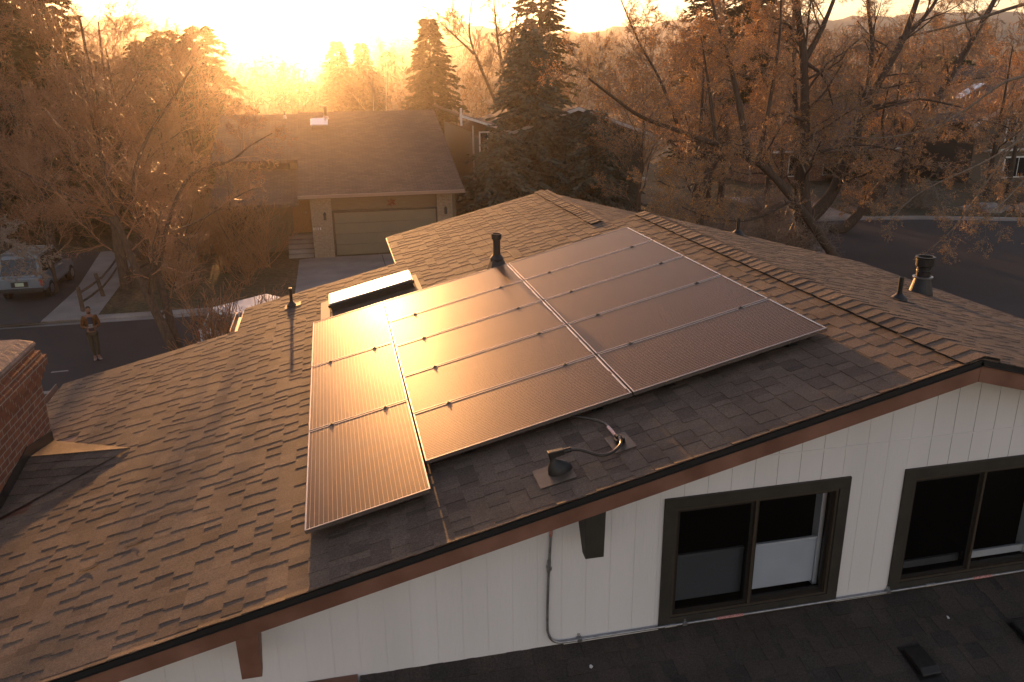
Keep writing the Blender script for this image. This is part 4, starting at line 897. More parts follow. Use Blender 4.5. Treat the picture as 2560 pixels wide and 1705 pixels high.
# budding trees on the right
ob = dict(levels=3, kids=[8, 6, 5], ratio=.5, spread=.8, up=.045, wob=.2, rmin=.005, bud=2)
og = dict(levels=3, kids=[7, 6, 4], ratio=.5, spread=.8, up=-.03, wob=.22, rmin=.005, bud=1)
T = Tree(101); base = (20.9, 28, LZ)
a = T.limb([base, (20.9, 28, -3.6), (20.6, 28, -1.82), (20.24, 28, 1.72), (19.9, 28, 3.9), (19.4, 28, 5.83), (19, 28, 9.5)], .33, .10, 12); T.along(a, 22, 3.3, ob, t0=.3)
for pts, r_ in (([(20.05, 28, 3.4), (20.8, 28, 4.87), (21.5, 28, 6.9), (22.2, 28, 9)], .16), ([(19.85, 28, 4.2), (18.89, 28, 4.95), (17.6, 28, 5.3)], .10), ([(20.05, 28, 3.3), (20.9, 27.8, 2.7), (21.4, 27.6, 1.5)], .10), ([(20.3, 27.8, .8), (18.6, 27, 1.2), (17.3, 26.3, .9)], .09), ([(20.4, 28, -.8), (22.4, 27, -.2), (24.4, 26, -.6)], .07)):
    b = T.limb(pts, r_, .03, 8); T.along(b, 10, 2.3, ob)
b = T.limb([(21.0, 28.6, LZ), (20.9, 29, -2.5), (20.5, 29, .8), (20.0, 29, 4.2), (19.8, 29, 6.5)], .16, .05, 8); T.along(b, 10, 2.2, ob)
T.finish('budding_tree', 'tall straight budding tree rising from beyond the right slope', base, M['bark'], M['twig2'], M['bud'], .016, seed=1)
T = Tree(102); base = (21.2, 30, LZ)
a = T.limb([base, (22.2, 30, -4.2), (23.5, 30, -2.7), (24.4, 30, .1), (25.33, 30, 2.5), (26.36, 30, 4.5), (27.2, 30, 8)], .42, .10, 12); T.along(a, 20, 3.2, ob, t0=.3)
for pts, r_ in (([(24.4, 30, .1), (24.72, 30, 1.95), (24.67, 30, 4.1), (24.2, 30, 6), (24, 30, 9.5)], .22), ([(26.2, 30, 4.3), (27.6, 30, 5.7), (28.9, 30, 8.4)], .16), ([(24.8, 30, 1.2), (27, 29.4, 1.6), (29.2, 29, 1.2)], .09), ([(23.8, 30, -2), (22, 29, -.6), (20.9, 28.4, .2)], .08)):
    b = T.limb(pts, r_, .03, 8); T.along(b, 11, 2.5, ob)
T.finish('budding_tree', 'leaning budding tree that forks into three dark stems', base, M['bark'], M['twig2'], M['bud'], .016, seed=2)
T = Tree(103); base = (25.9, 33.4, LZ)
a = T.limb([base, (26.9, 33.2, -5.0), (28.7, 33, -2.5), (30.05, 33, -.24), (31.45, 33, 2.19), (32.62, 33, 4.36), (33.9, 33, 7), (34.6, 33, 9.5)], .34, .08, 10); T.along(a, 20, 3.0, ob, t0=.35)
for pts in ([(28.3, 33, -3), (29.8, 31, -1.6), (31, 29.6, -2.4), (31.6, 28.8, -3.4)], [(27.5, 33, -4), (26.2, 31.4, -2.4), (25.4, 30, -2.4), (24.6, 29, -3.3)], [(30, 33, -.3), (32.5, 31.5, .4), (34.5, 30.5, -.4), (35.5, 30, -1.6)]):
    b = T.limb(pts, .06, .012, 7); T.along(b, 12, 1.8, og, t0=.2)
b = T.limb([(29, 33, -2), (27.6, 32.5, 0), (27.3, 32, 2)], .12, .03, 7); T.along(b, 7, 2, ob)
T.finish('budding_tree', 'dark trunked budding tree leaning far to the right', base, M['bark'], M['twig2'], M['bud'], .020, seed=3)
# broken leaning trunk reaching left
T = Tree(104); base = (21.6, 26.2, LZ)
a = T.limb([base, (20.9, 26, -4.6), (18.97, 26, -2.38), (17.21, 26, -.78), (15.43, 25.5, -.06), (14.11, 25, .37), (12.88, 25, .79), (10.97, 24, 1.41), (9.6, 23.5, 2.2), (8.6, 23, 2.8)], .24, .03, 12); T.along(a, 30, 2.3, ob, t0=.2)
for pts, r_ in (([(16.35, 25.5, -.35), (15.72, 25.5, 1.87), (15.04, 25.5, 3.85), (14.32, 25.5, 5.6), (13.9, 25.5, 8.5)], .17), ([(14.74, 25.2, .15), (14.21, 25.2, 2.66), (13.8, 25.2, 4.29)], .11), ([(13.06, 25, .71), (12.12, 25, 2.69), (11.24, 25, 4.0), (10.4, 25, 5.6)], .08), ([(14.9, 25, .1), (14, 24.3, -.9), (12.6, 23.6, -1.3), (11.4, 23, -.9)], .06), ([(17.0, 25.9, -.8), (17.4, 26, 1.6), (17.6, 26, 4.4), (17.4, 26, 7)], .13), ([(18.9, 26, -2.4), (16.5, 25.2, -3.0), (14.2, 24.2, -2.6), (12.6, 23.4, -2.0)], .06)):
    b = T.limb(pts, r_, .02, 8); T.along(b, 13, 1.9, ob)
b = T.limb([(14.5, 26.2, LZ), (14.57, 26, -3.73), (14.63, 26, -1.86), (15.15, 25.9, -.3)], .22, .18, 10)
T.finish('budding_tree', 'budding tree with a heavy limb leaning left towards the spruces', base, M['bark'], M['twig2'], M['bud'], .016, seed=4)
# tree outside the right edge with drooping pale branches over the street
T = Tree(105); base = (31.5, 21.5, LZ-.12)
a = T.limb([base, (31.6, 22, -2), (32.2, 23, 2), (33, 24.5, 6), (33.6, 26, 9)], .30, .08, 10); T.along(a, 10, 3, ob, t0=.4)
for pts, r_ in (([(33, 24.8, 5.6), (33.3, 29, 6.1), (30.1, 31, 5.04), (26.97, 31, 4.4), (25.39, 31, 3.9)], .13), ([(32, 23, 1.5), (29.6, 24, 1.9), (27.7, 24, -.3), (26.56, 24, -2.07), (25.52, 24, -3.6), (24.4, 24, -4.5)], .09), ([(32.2, 23.2, 2), (28.69, 25, 2.64), (26.16, 25, 1.37), (24.53, 25, .58), (22.09, 25, .23), (20.2, 25, .38)], .08), ([(31.8, 22.4, -.5), (29.4, 22, .2), (26.8, 21.6, -.9), (24.8, 21, -2.2), (23.2, 20.6, -2.9)], .07), ([(31.7, 22.2, -1.2), (29, 20.8, -1.2), (26.8, 19.8, -2.4), (25.4, 19.2, -3.2)], .06), ([(32.1, 23, 1), (28.6, 22.6, 1.0), (25.2, 22.5, -.6), (22.4, 22.3, -1.6), (20.8, 22, -2.6)], .06)):
    b = T.limb(pts, r_, .015, 8); T.along(b, 12, 1.7, og, t0=.2)
T.finish('budding_tree', 'budding tree past the right edge with pale branches drooping over the street', base, M['bark2'], M['twig_near'], M['bud'], .018, seed=5)
# more budding trees behind
proto = None
for i, (x, y, s_, lb) in enumerate(((17.8, 33.5, .95, 'budding tree behind the heavy leaning limb'), (14.5, 33.0, .8, 'budding tree before the grey green house wall'), (23.5, 42, 1.0, 'budding tree between the grey green house and the red brick house'), (29.0, 46, .95, 'budding tree before the red brick house'), (37.5, 43, 1.0, 'budding tree before the house at the right edge'), (33.5, 39.5, .85, 'budding tree behind the pale rocks at the street bend'), (27.0, 41.0, .8, 'budding tree beside the corner driveway'), (42.0, 40.5, .95, 'budding tree before the left corner of the right edge house'), (45.5, 42.5, .9, 'budding tree covering the wall of the right edge house'), (20.0, 36.5, .85, 'budding tree behind the tall straight one'))):
    if proto is None:
        T = bare_generic(120, 11.0, 3.9, (8, 6, 5), rmin=.008, n0=16)
        R = T.r; n = len(T.P0); T.buds = [T.P1[R.randrange(n)]+Vector((R.gauss(0, .05), R.gauss(0, .05), R.gauss(0, .05))) for k in range(9000)]
        proto = T.finish('budding_tree', lb, (0, 0, 0), M['bark'], M['twig2'], M['bud'], .022, group='budding trees in the far gardens', seed=6); proto.location = (x, y, LZ); proto.scale = (s_,)*3
    else: copy_tree(proto, (x, y, LZ), i*1.7, s_, lb)
# tangled brush below the right trees
T = Tree(131); o4 = dict(levels=2, kids=[7, 6], ratio=.6, spread=.9, up=.02, wob=.28, rmin=.007)
for k in range(26): T.grow((T.r.uniform(-.5, .5), T.r.uniform(-.5, .5), 0), (T.r.gauss(0, .8), T.r.gauss(0, .8), .8), T.r.uniform(1.2, 2.4), .018, 0, o4)
sh = None
for i, (x, y, s_, lb) in enumerate(((13.2, 26.5, 1.1, 'tangled bare thicket beyond the far ridge end'), (15.6, 27.5, 1.2, 'tangled thicket under the heavy leaning limb'), (17.6, 26.6, 1.1, 'tangled thicket left of the tall straight trunk'), (19.6, 27.2, 1.1, 'tangled thicket round the foot of the tall straight trunk'), (11.4, 29, 1.2, 'tangled thicket before the blue spruces'), (14.2, 31, 1.3, 'tangled thicket below the grey green house'), (21.2, 28.6, .9, 'thicket at the foot of the forked leaning tree'), (26.8, 39.2, .8, 'thicket beside the corner driveway'), (24.6, 38.0, 1.0, 'thicket left of the corner driveway'), (31.5, 38.4, 1.0, 'thicket on the lawn right of the corner driveway'), (35.0, 38.6, .9, 'thicket on the lawn before the brick house'), (43.5, 37.8, 1.1, 'thicket before the house at the right edge'), (23.4, 34.5, 1.1, 'thicket behind the forked leaning tree'), (17.6, 30.5, 1.2, 'thicket behind the tall straight trunk'))):
    if sh is None: sh = T.finish('thicket', lb, (0, 0, 0), M['bark'], M['twig2'], group='bare thickets under the right trees', cat='shrub', crown='stems'); sh.location = (x, y, LZ); sh.scale = (s_,)*3
    else: copy_tree(sh, (x, y, LZ), i*1.1, s_, lb)

# far-off wood: one mass of crowns that melts into the haze
def far_wood():
    rg = np.random.default_rng(9); V = []; 
    n = 1500; F = []
    for i in range(n):
        dd = 95*(12.5**rg.random()); az = R_(rg.uniform(-48, 58)); x, y = dd*math.sin(az), dd*math.cos(az)
        sunw = abs(math.degrees(az)+2) < 9
        z = hz(x, y); H = rg.uniform(5, 9.5)*(1+.0002*dd); w = rg.uniform(1.8, 3.6)*(1+.0003*dd); con = rg.random() < .25
        H = H*1.05+.010*dd
        if sunw: H = min(H, 7.5+.045*dd)
        m_ = 190 if dd < 250 else (90 if dd < 500 else 36)
        t_ = rg.random(m_); an = rg.uniform(0, 6.283, m_); 
        rr = (1-t_)*w*.8 if con else w*np.sqrt(np.clip(1-(2*t_-1)**2, 0, 1))
        rr = rr*rg.uniform(.3, 1, m_); c = np.stack([x+rr*np.cos(an), y+rr*np.sin(an), z+H*(.08+.92*t_)], 1)
        s = (.16 if dd < 250 else .4 if dd < 500 else .9)*rg.uniform(.5, 1.4, (m_, 1)); a = rg.normal(size=(m_, 3)); a[:, 2] *= 1.6; a /= np.linalg.norm(a, axis=1, keepdims=True); b = np.cross(a, rg.normal(size=(m_, 3))); b /= np.linalg.norm(b, axis=1, keepdims=True)
        k = 3.2 if not con else 1.6
        V.append(np.stack([c+a*s*k, c+b*s*.5, c-a*s*k, c-b*s*.5], 1).reshape(-1, 3))
    V = np.concatenate(V); F = np.arange(len(V)).reshape(-1, 4)
    o = link('distant_wood', np_mesh('distant_wood', V, F), M['brush']); return tag(o, 'hazy brown wood stretching to the foot of the mountains', 'wood', kind='stuff')
far_wood()

# ------------------------------------------------------------------ neighbouring houses
def gable_roof(parent, x0, x1, ye, ze, yr, zr, yb, zb, material=M['shingle_far'], th=.16, name='roof'):
    d = MB()
    d.prism([(x0, ye, ze), (x0, yr, zr), (x0, yb, zb), (x0, yb, zb-th), (x0, yr, zr-th), (x0, ye, ze-th)], (x1-x0, 0, 0)); return d.build(name, material, parent)
def simple_window(parent, x0, x1, y, z0, z1, mt, label=None, face=-1, frame=.08, proud=.03):
    d = MB(); d.box(x0-frame, x1+frame, y-proud, y, z1, z1+frame); d.box(x0-frame, x1+frame, y-proud, y, z0-frame, z0); d.box(x0-frame, x0, y-proud, y, z0, z1); d.box(x1, x1+frame, y-proud, y, z0, z1)
    xm = (x0+x1)/2; d.box(xm-.025, xm+.025, y-proud+.004, y, z0, z1)
    w = d.build('window', mt, parent); g = MB(); g.box(x0, x1, y-.012, y-.004, z0, z1); g.build('pane', M['glass_car'], w); return w
# house 1: the garage house across the street
h1 = thing('garage_house', 'tan brick house with a wide garage door under a brown roof across the street', 'house', (1.5, 34, LZ))
gr = gable_roof(h1, -2.2, 5.62, 33.0, -2.32, 43.6, .98, 54, -2.3)
d = MB(); d.box(-1.65, 5.3, 34.0, 34.2, -3.3, -2.5); d.box(4.6, 5.3, 34.0, 34.2, LZ, -3.3); d.box(5.12, 5.3, 34.2, 53.2, LZ, -2.4); d.box(-1.65, -1.5, 34.2, 53, LZ, -2.4); d.box(-5.75, 5.12, 53, 53.2, LZ, -2.4); d.build('wall', M['sid_tan'], h1)
d = MB(); d.prism([(5.29, 34.0, -2.6), (5.29, 43.6, .75), (5.29, 53.2, -2.6)], (.012, 0, 0)); d.build('gable', M['sid_tan'], h1)
d = MB(); d.box(-1.68, -.72, 33.55, 34.25, LZ, -2.35); pb = d.build('pillar', M['brick2'], h1)
d = MB(); d.box(4.35, 5.1, 33.72, 33.99, LZ, -2.45); d.build('pillar', M['brick2'], h1)
gd = MB()
for i in range(4):
    z0 = LZ+.02+i*.515; gd.box(-.62, 4.28, 33.90, 33.95, z0, z0+.50)
gdo = gd.build('garage_door', M['garage'], h1, bevel=.01); d = MB(); d.box(-.62, 4.28, 33.955, 33.975, LZ, -3.3); d.build('seal', M['trim'], gdo)
d = MB(); d.box(-.72, -.62, 33.84, 33.99, LZ, -3.2); d.box(4.28, 4.35, 33.84, 33.99, LZ, -3.2); d.box(-.62, 4.28, 33.84, 33.99, -3.3, -3.2); d.build('door_trim', M['trim'], h1)
d = MB(); d.box(-2.2, 5.62, 32.93, 33.0, -2.45, -2.30); d.build('gutter', M['gut'], h1)
for x in (-1.05, 4.75):
    yb_ = 33.55 if x < 0 else 33.72
    d = MB(); d.box(x-.06, x+.06, yb_-.14, yb_-.02, -3.55, -3.28); d.add([(x-.08, yb_-.16, -3.28), (x+.08, yb_-.16, -3.28), (x+.08, yb_, -3.28), (x-.08, yb_, -3.28), (x, yb_-.08, -3.16)], [(0, 1, 4), (1, 2, 4), (2, 3, 4), (3, 0, 4)]); d.build('wall_lantern', M['rubber'], h1)
# house number plate marks are too small in the photo to read: four pale upright marks
d = MB()
for i, w_ in enumerate((.03, .02, .02, .05)): d.box(-1.62+i*.10, -1.62+i*.10+w_, 33.535, 33.548, -4.02, -3.90)
d.build('house_number', M['white'], h1)
# star on the wall above the garage door
d = MB(); cx, cz = 2.15, -2.92; pts = []
for k in range(12): r_ = .30 if k % 2 == 0 else .11; a = math.pi/2+k*math.pi/6; pts.append((cx+r_*math.cos(a), 33.96, cz+r_*math.sin(a)))
d.add(pts+[(cx, 33.88, cz)], [(k, (k+1) % 12, 12) for k in range(12)]); st = d.build('wall_star', M['rust']); tag(st, 'rusty metal star hanging above the garage door', 'star')
# left part of house 1
gable_roof(h1, -6.4, -2.22, 37.3, -1.05, 43.6, .90, 54, -2.3, name='roof')
gable_roof(h1, -6.2, -2.22, 33.55, -2.72, 37.45, -1.52, 37.5, -1.6, name='roof')
d = MB(); d.box(-6.1, -2.3, 37.5, 37.6, -1.75, -1.15); d.build('wall', M['sid_tan'], h1)
simple_window(h1, -4.6, -2.7, 37.49, -1.55, -1.22, M['trim'])
d = MB(); d.box(-5.9, -1.66, 35.6, 35.75, LZ, -2.25); d.box(-5.9, -5.75, 35.75, 53, LZ, -1.6); d.build('wall', M['sid_tan'], h1)
d = MB(); d.box(-2.62, -1.75, 35.5, 35.59, -4.45, -2.45); dr = d.build('front_door', M['door'], h1, bevel=.01); dr['label'] = 'orange wooden front door in the recess'
d = MB(); d.box(-2.0, -1.95, 35.44, 35.5, -3.5, -3.42); d.build('handle', M['galv'], dr)
simple_window(h1, -5.3, -4.3, 35.59, -4.3, -2.75, M['frame'])
stp = MB()
for i in range(5): stp.box(-2.9, -1.72, 33.8+i*.34, 35.5, LZ+i*.17, LZ+(i+1)*.17)
stp.build('steps', M['concrete'], h1)
# skylight, vent pipe on the house 1 roof
zr1 = lambda y: -2.32+(y-33)*(3.3/10.6)
s1 = thing('skylight', 'small bright white skylight on the roof across the street', 'skylight', (-1.0, 41.3, zr1(41.3)))
d = MB(); d.hexa([(-1.45, 41.0, zr1(41.0)), (-.62, 41.0, zr1(41)), (-.62, 41.9, zr1(41.9)), (-1.45, 41.9, zr1(41.9)), (-1.45, 41.0, zr1(41.0)+.22), (-.62, 41.0, zr1(41)+.22), (-.62, 41.9, zr1(41.9)+.22), (-1.45, 41.9, zr1(41.9)+.22)]); d.build('kerb', M['rubber'], s1)
d = MB(); d.hexa([(-1.50, 40.95, zr1(41.0)+.22), (-.57, 40.95, zr1(41)+.22), (-.57, 41.95, zr1(41.9)+.22), (-1.50, 41.95, zr1(41.9)+.22), (-1.45, 41.0, zr1(41.0)+.27), (-.62, 41.0, zr1(41)+.27), (-.62, 41.9, zr1(41.9)+.27), (-1.45, 41.9, zr1(41.9)+.27)]); d.build('lens', M['lit'], s1)
def far_pipe(x, y, zf, h, r_, label):
    p = (x, y, zf(y)); t = thing('vent_pipe', label, 'vent pipe', p); d = MB(); d.lathe([(r_, -.05), (r_, h), (r_*1.3, h), (r_*1.3, h+.06), (0, h+.06)], p, 12); d.build('pipe', M['boot'], t); d = MB(); d.lathe([(r_*2.2, -.06), (r_*1.2, .14)], p, 12); d.build('boot', M['galv'], t)
far_pipe(-.65, 42.6, zr1, .62, .10, 'dark chimney pipe near the roof ridge across the street')
far_pipe(-2.9, 42.9, lambda y: .75, .3, .05, 'small pipe left of the ridge across the street')
# house 2: grey green house behind the spruces
h2 = thing('grey_house', 'grey green clapboard house behind the blue spruces', 'house', (12, 40, LZ))
d = MB(); d.box(7.05, 16.8, 38.9, 39.1, LZ, -.35); d.box(7.05, 7.2, 39.1, 50, LZ, -.1); d.box(16.65, 16.8, 39.1, 50, LZ, -.1)
d.prism([(8.4, 38.9, -.36), (12.9, 38.9, 1.02), (16.8, 38.9, -.2), (16.8, 38.9, -.36)], (0, .2, 0)); d.build('wall', M['sid_grey'], h2)
d = MB(); d.prism([(6.3, 38.3, .93), (6.3, 50, 1.1), (9.2, 50, .1), (9.2, 38.3, -.02)], (0, 0, -.12)); d.build('roof', M['shingle_far'], h2)
d = MB(); d.prism([(8.0, 38.4, -.38), (12.9, 38.4, 1.20), (17.6, 38.4, -.42), (17.6, 38.4, -.54), (12.9, 38.4, 1.08), (8.0, 38.4, -.5)], (0, 12, 0)); d.build('roof', M['shingle_far'], h2)
d = MB(); d.prism([(8.0, 38.37, -.40), (12.9, 38.37, 1.18), (17.6, 38.37, -.44), (17.6, 38.37, -.62), (12.9, 38.37, 1.0), (8.0, 38.37, -.58)], (0, .028, 0)); d.build('bargeboard', M['white'], h2)
d = MB(); d.box(6.32, 6.42, 38.2, 38.3, .35, 1.25); d.prism([(6.3, 38.28, .93), (9.2, 38.28, -.02), (9.2, 38.28, -.14), (6.3, 38.28, .80)], (0, -.03, 0)); d.build('eave_trim', M['white'], h2)
d = MB(); d.box(7.05, 7.14, 38.82, 38.89, LZ, .3); d.build('downspout', M['galv'], h2)
simple_window(h2, 13.25, 14.6, 38.89, -1.6, -.2, M['white']); simple_window(h2, 7.5, 8.3, 38.89, -1.1, -.1, M['white'])
d = MB(); d.box(12.8, 17.2, 38.75, 38.89, -3.0, -2.82); d.build('band', M['white'], h2)
d = MB(); d.box(13.0, 16.2, 38.84, 38.895, LZ, -3.3); d.build('garage_door', M['trim'], h2)
# house 3: red brick house behind the budding trees
h3 = thing('brick_house', 'low red brick house behind the budding trees', 'house', (38, 52, LZ))
d = MB(); d.box(31, 43.5, 52.2, 52.4, LZ, -2.9); d.box(31, 31.2, 52.4, 62, LZ, -2.9); d.box(43.3, 43.5, 52.4, 62, LZ, -2.9); d.build('wall', M['brick3'], h3)
gable_roof(h3, 30.3, 44.2, 51.4, -2.95, 57, .35, 62.6, -2.9, material=far_shingle('red_brown_shingle', (.15, .07, .06), (.09, .06, .055), (.04, .03, .03)))
d = MB(); d.box(30.3, 44.2, 51.33, 51.4, -3.05, -2.9); d.build('gutter', M['white'], h3)
simple_window(h3, 34.2, 35.9, 52.19, -4.9, -3.4, M['white']); simple_window(h3, 37.2, 38.4, 52.19, -4.9, -3.4, M['white'])
d = MB(); d.box(38.6, 39.6, 56.6, 57.4, -.2, 1.1); c3 = d.build('chimney', M['brick3'], h3); d = MB(); d.box(38.5, 39.7, 56.5, 57.5, 1.1, 1.25); d.build('cap', M['crown'], c3)
d = MB(); d.box(39.2, 39.3, 51.45, 51.55, LZ, -3.0); d.build('porch_post', M['white'], h3)
# house 4 at the right edge
h4 = thing('siding_house', 'brown siding house with white trimmed windows at the right edge', 'house', (52, 48, LZ))
ax, ay = 46.6, 47.6
d = MB(); d.box(46.6, 60, 47.6, 47.8, LZ, -.6); d.box(46.6, 46.8, 47.8, 58, LZ, -.6)
d.prism([(46.6, 47.6, -.62), (53.5, 47.6, 2.9), (60, 47.6, -.5)], (0, .2, 0)); d.build('wall', M['sid_brown'], h4)
d = MB(); d.prism([(45.8, 47.0, -.95), (53.5, 47.0, 3.15), (61, 47.0, -.8), (61, 47, -.95), (53.5, 47, 2.98), (45.8, 47, -1.12)], (0, 12, 0)); d.build('roof', M['shingle_far'], h4)
d = MB(); d.prism([(45.8, 46.97, -.98), (53.5, 46.97, 3.1), (61, 46.97, -.84), (61, 46.97, -1.1), (53.5, 46.97, 2.8), (45.8, 46.97, -1.28)], (0, .028, 0)); d.build('bargeboard', M['white'], h4)
simple_window(h4, 49.3, 50.7, 47.59, -2.3, -.35, M['white'], frame=.12); simple_window(h4, 49.6, 52, 47.59, -5.0, -3.6, M['white'], frame=.12)
d = MB(); d.box(47.4, 60, 47.3, 47.59, -3.05, -2.9); d.build('ledge', M['white'], h4)
s4 = thing('skylight', 'long white skylight on the roof at the right edge', 'skylight', (50, 50, 1.4))
def r4(x, h=0): return -.95+(x-45.8)*(4.1/7.7)+h
d = MB(); d.hexa([(48.6, 52, r4(48.6)), (50.6, 52, r4(50.6)), (50.6, 53, r4(50.6)), (48.6, 53, r4(48.6)), (48.6, 52, r4(48.6)+.2), (50.6, 52, r4(50.6)+.2), (50.6, 53, r4(50.6)+.2), (48.6, 53, r4(48.6)+.2)]); d.build('lens', M['lit'], s4, bevel=.04)
# pale rocks by the bend
rk = None
for i, (x, y, s_) in enumerate(((38.6, 36.2, .7), (39.8, 36.6, .5), (40.6, 35.6, .8), (37.6, 37.2, .4), (41.8, 36.2, .55), (30.6, 38.6, .45), (23.0, 31.2, .45), (39.2, 37.6, .45), (42.6, 35.2, .6))):
    lb = ['big pale boulder in the rock bed by the street bend', 'pale rock second from the left in the rock bed', 'largest pale boulder near the kerb of the bend', 'small pale rock at the left end of the rock bed', 'pale rock behind the largest boulder', 'pale rock beside the corner driveway', 'pale rock at the foot of the forked leaning tree', 'small pale rock at the back of the rock bed', 'pale rock at the right end of the rock bed'][i]
    if rk is None:
        bm = bmesh.new(); bmesh.ops.create_icosphere(bm, subdivisions=3, radius=1); rr = random.Random(4)
        for v in bm.verts: v.co *= 1+.18*math.sin(v.co.x*3+v.co.y*5)+rr.uniform(-.05, .05); v.co.z *= .6
        me = bpy.data.meshes.new('rock'); bm.to_mesh(me); bm.free(); rk = link('rock', me, M['rock']); o = rk
    else: o = rk.copy(); C.objects.link(o)
    o.location = (x, y, LZ+.1*s_); o.scale = (s_, s_*.8, s_); o.rotation_euler = (0, 0, i*1.7); tag(o, lb, 'rock', 'pale rocks')

# ------------------------------------------------------------------ split rail fence
fn = thing('rail_fence', 'old split rail fence beside the path', 'fence', (-9.9, 29, LZ))
px = [(-10.15, 26.3, .02), (-9.95, 28.5, .08), (-10.2, 32.6, .02), (-10.6, 36.4, 0)]
for (x, y, l_) in px: d = MB(); d.tube([(x, y, LZ-.05), (x-l_*2, y, LZ+.95)], [.085, .075], 7); d.build('post', M['wood'], fn)
for (a, b) in zip(px[:-1], px[1:]):
    for hh in (.38, .75): d = MB(); d.tube([(a[0]+.02, a[1], LZ+hh), ((a[0]+b[0])/2, (a[1]+b[1])/2, LZ+hh-.03), (b[0], b[1], LZ+hh+.02)], .045, 6); d.build('rail', M['wood'], fn)

# ------------------------------------------------------------------ cars
def car(name, label, loc, rotz, paint, L=4.5, Wd=1.72, H=1.68, rack=True):
    """boxy estate car, rear towards local -Y"""
    t = thing(name, label, 'car', loc, rotz=rotz); TM = Matrix.Translation(loc) @ Matrix.Rotation(rotz, 4, 'Z')
    def B(d, n, m_, par=t, bev=0, sm=False):
        d.v = [tuple(TM @ Vector(v)) for v in d.v]; return d.build(n, m_, par, bevel=bev, smooth=sm)
    hw = Wd/2; zb = .34; belt = .98
    # side profile stations (y, bottom, belt z, roof z, belt half width, roof half width)
    st = [(0, .42, .93, None, hw*.93, 0), (.05, .36, .98, None, hw*.98, 0), (.6, zb, 1.0, None, hw, 0), (2.4, zb, .98, None, hw, 0), (3.5, zb, .93, None, hw*.98, 0), (4.25, .38, .82, None, hw*.92, 0), (L, .45, .70, None, hw*.82, 0)]
    d = MB(); vs = []; n = 8
    for (y, b_, z, _, w, _) in st: vs += [(-w*.9, y, b_), (-w, y, b_+.12), (-w*1.0, y, (b_+z)/2+.05), (-w*.95, y, z), (w*.95, y, z), (w, y, (b_+z)/2+.05), (w, y, b_+.12), (w*.9, y, b_)]
    fs = [(i*n+k, i*n+(k+1) % n, (i+1)*n+(k+1) % n, (i+1)*n+k) for i in range(len(st)-1) for k in range(n)]+[tuple(range(n))[::-1], tuple(range((len(st)-1)*n, len(st)*n))]
    d.add(vs, fs)
    # greenhouse
    gh = [(.10, .95, hw*.93), (.42, H, hw*.78), (2.55, H, hw*.78), (3.25, .95, hw*.9)]
    a = [(-w, y, z) for y, z, w in gh]; b = [(w, y, z) for y, z, w in gh]
    d.add(a+b, [(0, 1, 2, 3), (7, 6, 5, 4), (0, 4, 5, 1), (1, 5, 6, 2), (2, 6, 7, 3)]); body = B(d, 'body', paint, bev=.03)
    # rear window
    def quad_on(p0, p1, p2, p3, off, n_, mt=M['glass_car'], lab=None):
        nv = (Vector(p1)-Vector(p0)).cross(Vector(p3)-Vector(p0)).normalized()*off; P_ = [Vector(p)+nv for p in (p0, p1, p2, p3)]; q_ = MB(); q_.prism(P_, tuple(nv*.4)); return B(q_, n_, mt)
    k = lambda y, z, w: (w, y, z)
    def rear(u, v): # u -1..1, v 0..1
        return (u*(hw*.93+(hw*.78-hw*.93)*v), .10+.32*v, .95+(H-.95)*v)
    quad_on(rear(-.86, .12), rear(.86, .12), rear(.86, .84), rear(-.86, .84), .006, 'rear_window')
    for s in (-1, 1):
        def side(y, v): 
            w = hw*.925+(hw*.78-hw*.925)*v; return (s*w, y, .95+(H-.95)*v)
        for (ya, yb_, yc_, yd) in ((.34, 1.08, 1.08, .52), (1.16, 1.95, 1.95, 1.16), (2.03, 2.90, 2.52, 2.03)):
            ps = [side(ya, .14), side(yb_, .14), side(yc_, .84), side(yd, .84)]
            if s < 0: ps = ps[::-1]
            quad_on(*ps, .008, 'side_window')
        q = MB(); q.box(s*hw*.97-.09 if s > 0 else s*hw*.97-.02, s*hw*.97+.02 if s > 0 else s*hw*.97+.09, -.015, .10, .62, .90); B(q, 'tail_light', M['tail'], bev=.01)
        q = MB(); q.box(s*(hw+.02), s*(hw+.18), 2.55, 2.65, .98, 1.12); B(q, 'mirror', paint, bev=.02)
        for y in (.85, L-.85):
            q = MB(); ang = 20
            pts = [(s*(hw-.20), y+.33*math.cos(2*math.pi*i/ang), .33+.33*math.sin(2*math.pi*i/ang)) for i in range(ang)]; q.prism(pts, (s*.21, 0, 0)); w_ = B(q, 'wheel', M['tyre'], bev=.02)
            q = MB(); pts = [(s*(hw+.005), y+.19*math.cos(2*math.pi*i/ang), .33+.19*math.sin(2*math.pi*i/ang)) for i in range(ang)]; q.prism(pts, (s*.02, 0, 0)); B(q, 'rim', M['galv'], w_)
    q = MB(); q.box(-hw*.97, hw*.97, -.10, .06, .40, .56); B(q, 'bumper', paint if not rack else M['boot'], bev=.03)
    q = MB(); q.box(-.30, .30, -.022, -.004, .62, .82); pr_ = B(q, 'plate_recess', M['rubber'])
    q = MB(); q.box(-.155, .155, -.030, -.024, .65, .79); B(q, 'number_plate', M['plate'], pr_)
    if rack:
        for y in (.62, .98, 1.34, 1.70, 2.06): q = MB(); q.box(-hw*.70, hw*.70, y, y+.05, H+.05, H+.08); B(q, 'rack_bar', M['galv'])
        for s in (-1, 1): q = MB(); q.box(s*hw*.72-.02, s*hw*.72+.02, .5, 2.3, H+.03, H+.07); B(q, 'rack_rail', M['galv'])
    return t
car('parked_car', 'blue grey estate car with a roof rack parked on the driveway at the left', (-12.85, 28.3, LZ), 0, M['suv'], H=1.78)
car('parked_car', 'white car half hidden behind the eave and the bare branches', (-4.55, 19.35, GZ), R_(-50), M['carwhite'], H=1.58, rack=False)

